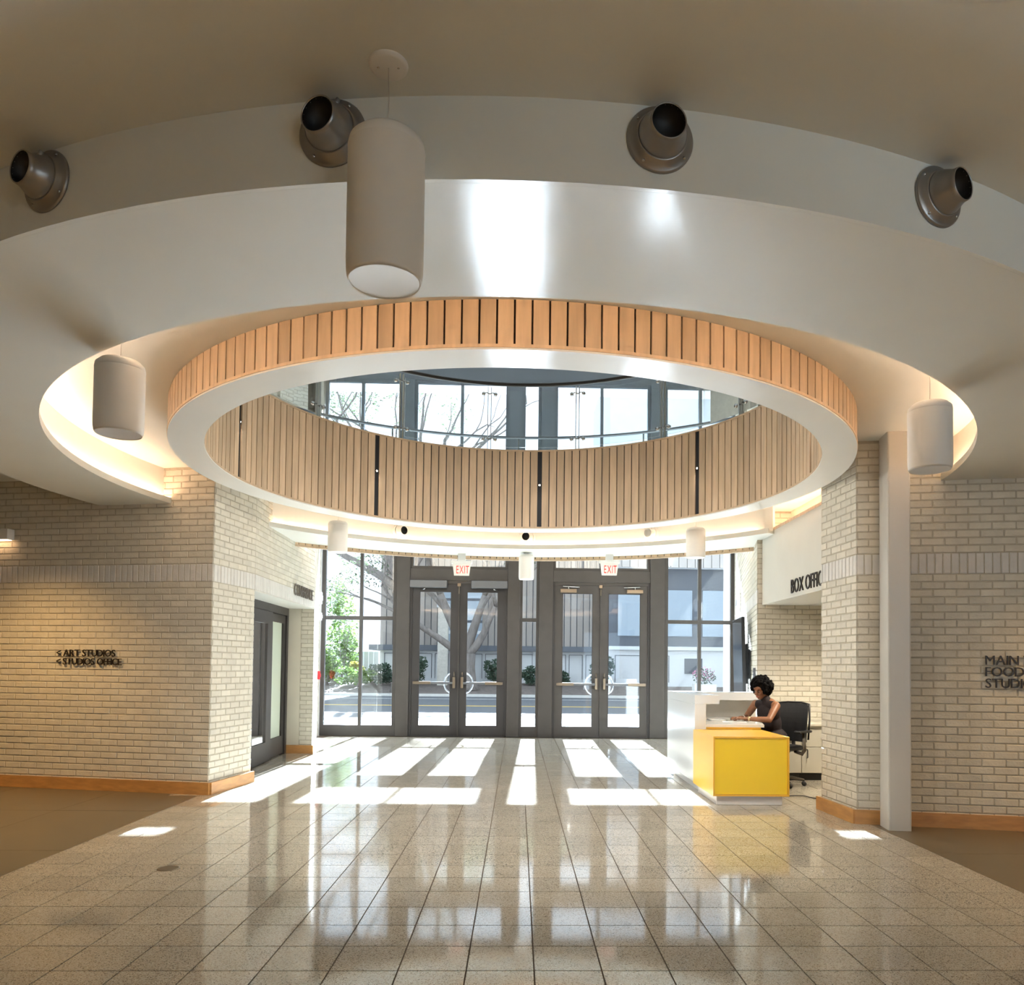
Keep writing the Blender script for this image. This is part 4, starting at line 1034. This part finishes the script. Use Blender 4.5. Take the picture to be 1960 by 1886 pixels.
MB().box((XA, YB + .06, 2.55), (XB, YB + 6, 9.4)).build('upper_wall', 'ext_dark', bd)
k = 0; x = XA
while x < XB - .3:
    wd_ = .36
    if not (-4.4 < x + .15 < -1.9 and True):
        MB().box((x, YB, 2.56), (x + wd_ - .05, YB + .06, 9.4)).build('board', 'ext_board', bd)
    else:
        MB().box((x, YB, 6.6), (x + wd_ - .05, YB + .06, 9.4)).build('board', 'ext_board', bd)
    x += wd_
for a in range(2):
    for b in range(3):
        wn = MB().box((-4.30 + a * 1.2, YB + .02, 2.75 + b * 1.25), (-3.25 + a * 1.2, YB + .07, 3.85 + b * 1.25)).build('window', 'ext_glass', bd)
        MB().box((-4.30 + a * 1.2, YB - .0, 3.22 + b * 1.25), (-3.25 + a * 1.2, YB + .02, 3.40 + b * 1.25)).build('blind', 'ext_white', wn)
MB().box((XA - .3, YB - .3, 9.4), (XB, YB + 6.2, 9.65)).build('roof', 'ext_dark', bd)
t = thing('brick_chimney', 'pale brick pier standing before the board clad building', 'pier', (-4.1, YB - 1.3, .4))
MB().box((-4.4, YB - 1.6, .3), (-3.85, YB - 1.05, 4.6)).build('shaft', 'ext_brick', t); MB().box((-4.46, YB - 1.66, 4.6), (-3.79, YB - .99, 4.8)).build('coping', 'ext_white', t)
b2 = thing('pale_tall_building', 'tall pale building at right across the road', 'building', (10, YB, .3))
MB().box((5.04, YB - 1, .3), (16, YB + 9, 2.4)).build('ground_floor_wall', 'ext_white', b2)
MB().box((5.04, YB - 1.2, 2.4), (16, YB + 9, 2.6)).build('band', 'ext_grey', b2)
MB().box((5.04, YB - .6, 2.6), (16, YB + 9, 7.0)).build('middle_wall', 'ext_dark', b2)
MB().box((5.04, YB - .9, 7.0), (16, YB + 9, 19)).build('upper_wall', 'ext_grey', b2)
x = 5.3
while x < 12:
    MB().box((x, YB - 1.02, 7.05), (x + .42, YB - .9, 12.2)).build('board', 'ext_board_light', b2); x += .46
for a in range(4):
    wn = MB().box((5.6 + a * 2.4, YB - .66, 3.2), (7.4 + a * 2.4, YB - .6, 5.8)).build('window', 'ext_glass', b2)
MB().box((9.3, YB - 1.04, 1.1), (10.3, YB - 1, 1.95)).build('vent', 'ext_dark', b2)
MB().box((5.4, YB - 1.03, .6), (5.44, YB - 1, 2.1)).box((8.4, YB - 1.03, .6), (8.44, YB - 1, 2.1)).box((5.4, YB - 1.03, 2.07), (8.44, YB - 1, 2.1)).build('panel_frame', 'ext_dark', b2)
t = thing('entrance_wing_wall', 'sunlit pale brick wing wall outside the right window', 'wall', (4.9, 17, 0))
MB().box((4.86, YF + .26, -.05), (5.2, 18.2, 7.4)).build('wall_body', 'ext_brick', t)
# fence and sheds at left
t = thing('garden_fence', 'grey board fence behind the shrubs at left', 'fence', (-14, 47, .6))
x = -24.0
while x < -8.4:
    MB().box((x, 47, .6), (x + .28, 47.05, 2.2)).build('board', 'ext_grey', t); x += .30
MB().box((-24, 47.05, 1.0), (-8.4, 47.1, 1.1)).build('rail', 'ext_grey', t)
# foliage
def leaves(mb, c, r, n, size, rng, shell=.35):
    for _ in range(n):
        while True:
            v = Vector((rng.uniform(-1, 1), rng.uniform(-1, 1), rng.uniform(-1, 1)))
            if shell < v.length < 1: break
        p = Vector(c) + Vector((v.x * r[0], v.y * r[1], v.z * r[2])); s = size * rng.uniform(.6, 1.3)
        a = Vector((rng.uniform(-1, 1), rng.uniform(-1, 1), rng.uniform(-.6, .6))).normalized(); b = a.cross(Vector((rng.uniform(-1, 1), rng.uniform(-1, 1), rng.uniform(-1, 1)))).normalized()
        mb.add([p - a * s, p + b * s * .45, p + a * s, p - b * s * .45], [(0, 1, 2, 3)])
def limb(mb, p, d, L, r, depth, rng, tips, n=8, gnarl=.35):
    pts = [Vector(p)]; rr = [r]; d = Vector(d).normalized(); k = 4
    for i in range(k):
        d = (d + Vector((rng.uniform(-1, 1), rng.uniform(-1, 1), rng.uniform(-.5, .7))) * gnarl * .5).normalized()
        pts.append(pts[-1] + d * L / k); rr.append(r * (1 - .45 * (i + 1) / k))
    mb.tube(pts, rr, n)
    if depth == 0: tips.append(pts[-1]); tips.append(pts[2]); return
    for q in range(2 if depth < 3 else 3):
        dd = (d + Vector((rng.uniform(-1, 1), rng.uniform(-1, 1), rng.uniform(-.25, .6))) * .85).normalized()
        limb(mb, pts[-1] if q else pts[-2], dd, L * .72, rr[-1] * .85, depth - 1, rng, tips, max(5, n - 1), gnarl)
# big oak before the board clad building: forked trunk
rng = random.Random(11)
t = thing('oak_tree', 'large forked oak tree standing before the dark board building', 'tree', (-2.7, 40.5, .25))
tk = MB(); tips = []
bs = Vector((-2.7, 40.5, .15))
tk.tube([bs, bs + Vector((0, 0, .35)), bs + Vector((.0, 0, 1.2)), bs + Vector((0, 0, 1.9))], [.78, .56, .47, .50], 12)
for d, L, r in (((-.55, .1, 1.25), 3.6, .34), ((.12, .0, 1.3), 3.4, .30), ((.85, -.1, 1.0), 3.2, .24), ((-1.3, .0, .9), 3.6, .22)):
    limb(tk, bs + Vector((0, 0, 1.7)), d, L, r, 3, rng, tips, 9)
tk.build('trunk', 'bark', t)
lv = MB()
for p in tips: 
    leaves(lv, p, (.8, .8, .5), 44, .085, rng, 0)
lv.build('foliage', 'leaf_oak', t, 'stuff')
# taller oak at left reaching up in front of the upper windows
t = thing('oak_tree', 'tall spreading oak tree outside the upper left windows', 'tree', (-5.95, 39.2, 0)); rng = random.Random(5)
tk = MB(); tips = []; bs = Vector((-5.95, 39.2, 0))
tk.tube([bs, bs + Vector((.1, 0, 1)), bs + Vector((.2, 0, 3.5)), bs + Vector((.0, 0, 5.5))], [.50, .36, .32, .34], 12)
for d, L, r in (((.55, -.1, 1.25), 5.6, .28), ((-.3, .1, 1.3), 5.2, .30), ((.25, .0, 1.1), 5.4, .22), ((-1.1, 0, .8), 5.0, .24), ((-.7, -.1, 1.2), 5.4, .24)):
    limb(tk, bs + Vector((0, 0, 5.2)), d, L, r, 3, rng, tips, 9, .55)
tk.build('trunk', 'bark', t); lv = MB()
for p in tips:
    if p.x > -3.4 and p.z > 8: continue
    leaves(lv, p, (.95, .95, .6), 42, .085, rng, 0)
lv.build('foliage', 'leaf_oak', t, 'stuff')
# shrubs
def shrub(x, y, z, r, mat, n, lb, size=.09, stems=True):
    rg = random.Random(int(x * 100 + y)); t = thing('shrub', lb, 'shrub', (x, y, z), 'planting across the road'); m = MB(); s = MB()
    leaves(m, (x, y, z + r[2] * .8), (r[0] * .7, r[1] * .8, r[2] * .75), n // 3, size, rg, .2)
    for _ in range(7):
        a = rg.uniform(0, 6.28); q = rg.uniform(.3, .75); hh = rg.uniform(.3, 1.5)
        leaves(m, (x + math.cos(a) * r[0] * q, y + math.sin(a) * r[1] * q, z + r[2] * hh), (r[0] * .42, r[1] * .5, r[2] * .38), n // 10, size, rg, .1)
    m.build('foliage', mat, t, 'stuff')
    for k in range(5):
        a = rg.uniform(0, 6.28); s.tube([(x, y, z - .1), (x + math.cos(a) * r[0] * .4, y + math.sin(a) * r[1] * .4, z + r[2])], [.03, .012], 5)
    s.build('stem', 'bark', t)
shrub(-10.3, 42.2, .3, (.75, .7, 1.35), 'leaf_green', 1500, 'bright green upright shrub seen in the left window')
shrub(-8.4, 41.0, .3, (1.1, .8, .55), 'leaf_green', 1200, 'low green shrub left of the yellow bush')
shrub(-8.9, 43.0, .4, (.6, .55, .75), 'leaf_yellow', 1400, 'yellow flowering bush beside the white ground floor')
shrub(-11.8, 42.6, .3, (.8, .7, .6), 'leaf_dark', 900, 'dark low shrub at the far left of the left window')
shrub(-13.0, 45.2, .5, (1.7, 1.2, 3.0), 'leaf_oak', 2600, 'tall grey green bush behind the shrubs at left', .12)
shrub(-10.2, 45.3, .5, (1.3, 1.0, 3.6), 'leaf_green', 2400, 'tall light green bush beside the board building', .12)
shrub(-7.4, 42.2, .4, (.9, .5, .7), 'leaf_dark', 1300, 'dark shrub in the left door pane')
shrub(-5.6, 42.0, .4, (.75, .5, .9), 'leaf_dark', 1400, 'dark shrub left of the oak trunk')
shrub(-1.1, 42.6, .4, (.75, .5, .95), 'leaf_dark', 1500, 'dark shrub right of the oak trunk')
shrub(.9, 42.9, .4, (.8, .5, .6), 'leaf_dark', 1200, 'dark shrub in the middle window')
shrub(2.4, 42.9, .4, (.5, .4, .45), 'leaf_dark', 800, 'small dark shrub in the right door left pane')
shrub(4.4, 41.4, .3, (.8, .6, 1.15), 'leaf_dark', 1700, 'broad dark shrub in the right door right pane')
for k, x in enumerate((6.9, 9.4, 11.6)):
    y = 38.8; lb = ('left', 'middle', 'right')[k]
    t = thing('planter', 'white box planter with pink flowers, %s one beyond the right window' % lb, 'planter', (x, y, 0), 'white planters')
    MB().box((x - .55, y - .3, 0), (x + .55, y - .26, .62)).box((x - .55, y + .26, 0), (x + .55, y + .3, .62)).box((x - .55, y - .26, 0), (x - .51, y + .26, .62)).box((x + .51, y - .26, 0), (x + .55, y + .26, .62)).build('box', 'planter', t)
    MB().box((x - .51, y - .26, .05), (x + .51, y + .26, .56)).build('soil', 'mulch', t)
    rg = random.Random(k); m = MB(); leaves(m, (x, y, 1.0), (.6, .3, .45), 260, .07, rg, .1); m.build('foliage', 'leaf_dark', t, 'stuff')
    m = MB(); leaves(m, (x, y, 1.12), (.62, .3, .42), 150, .06, rg, .3); m.build('blossom', 'flower', t, 'stuff')
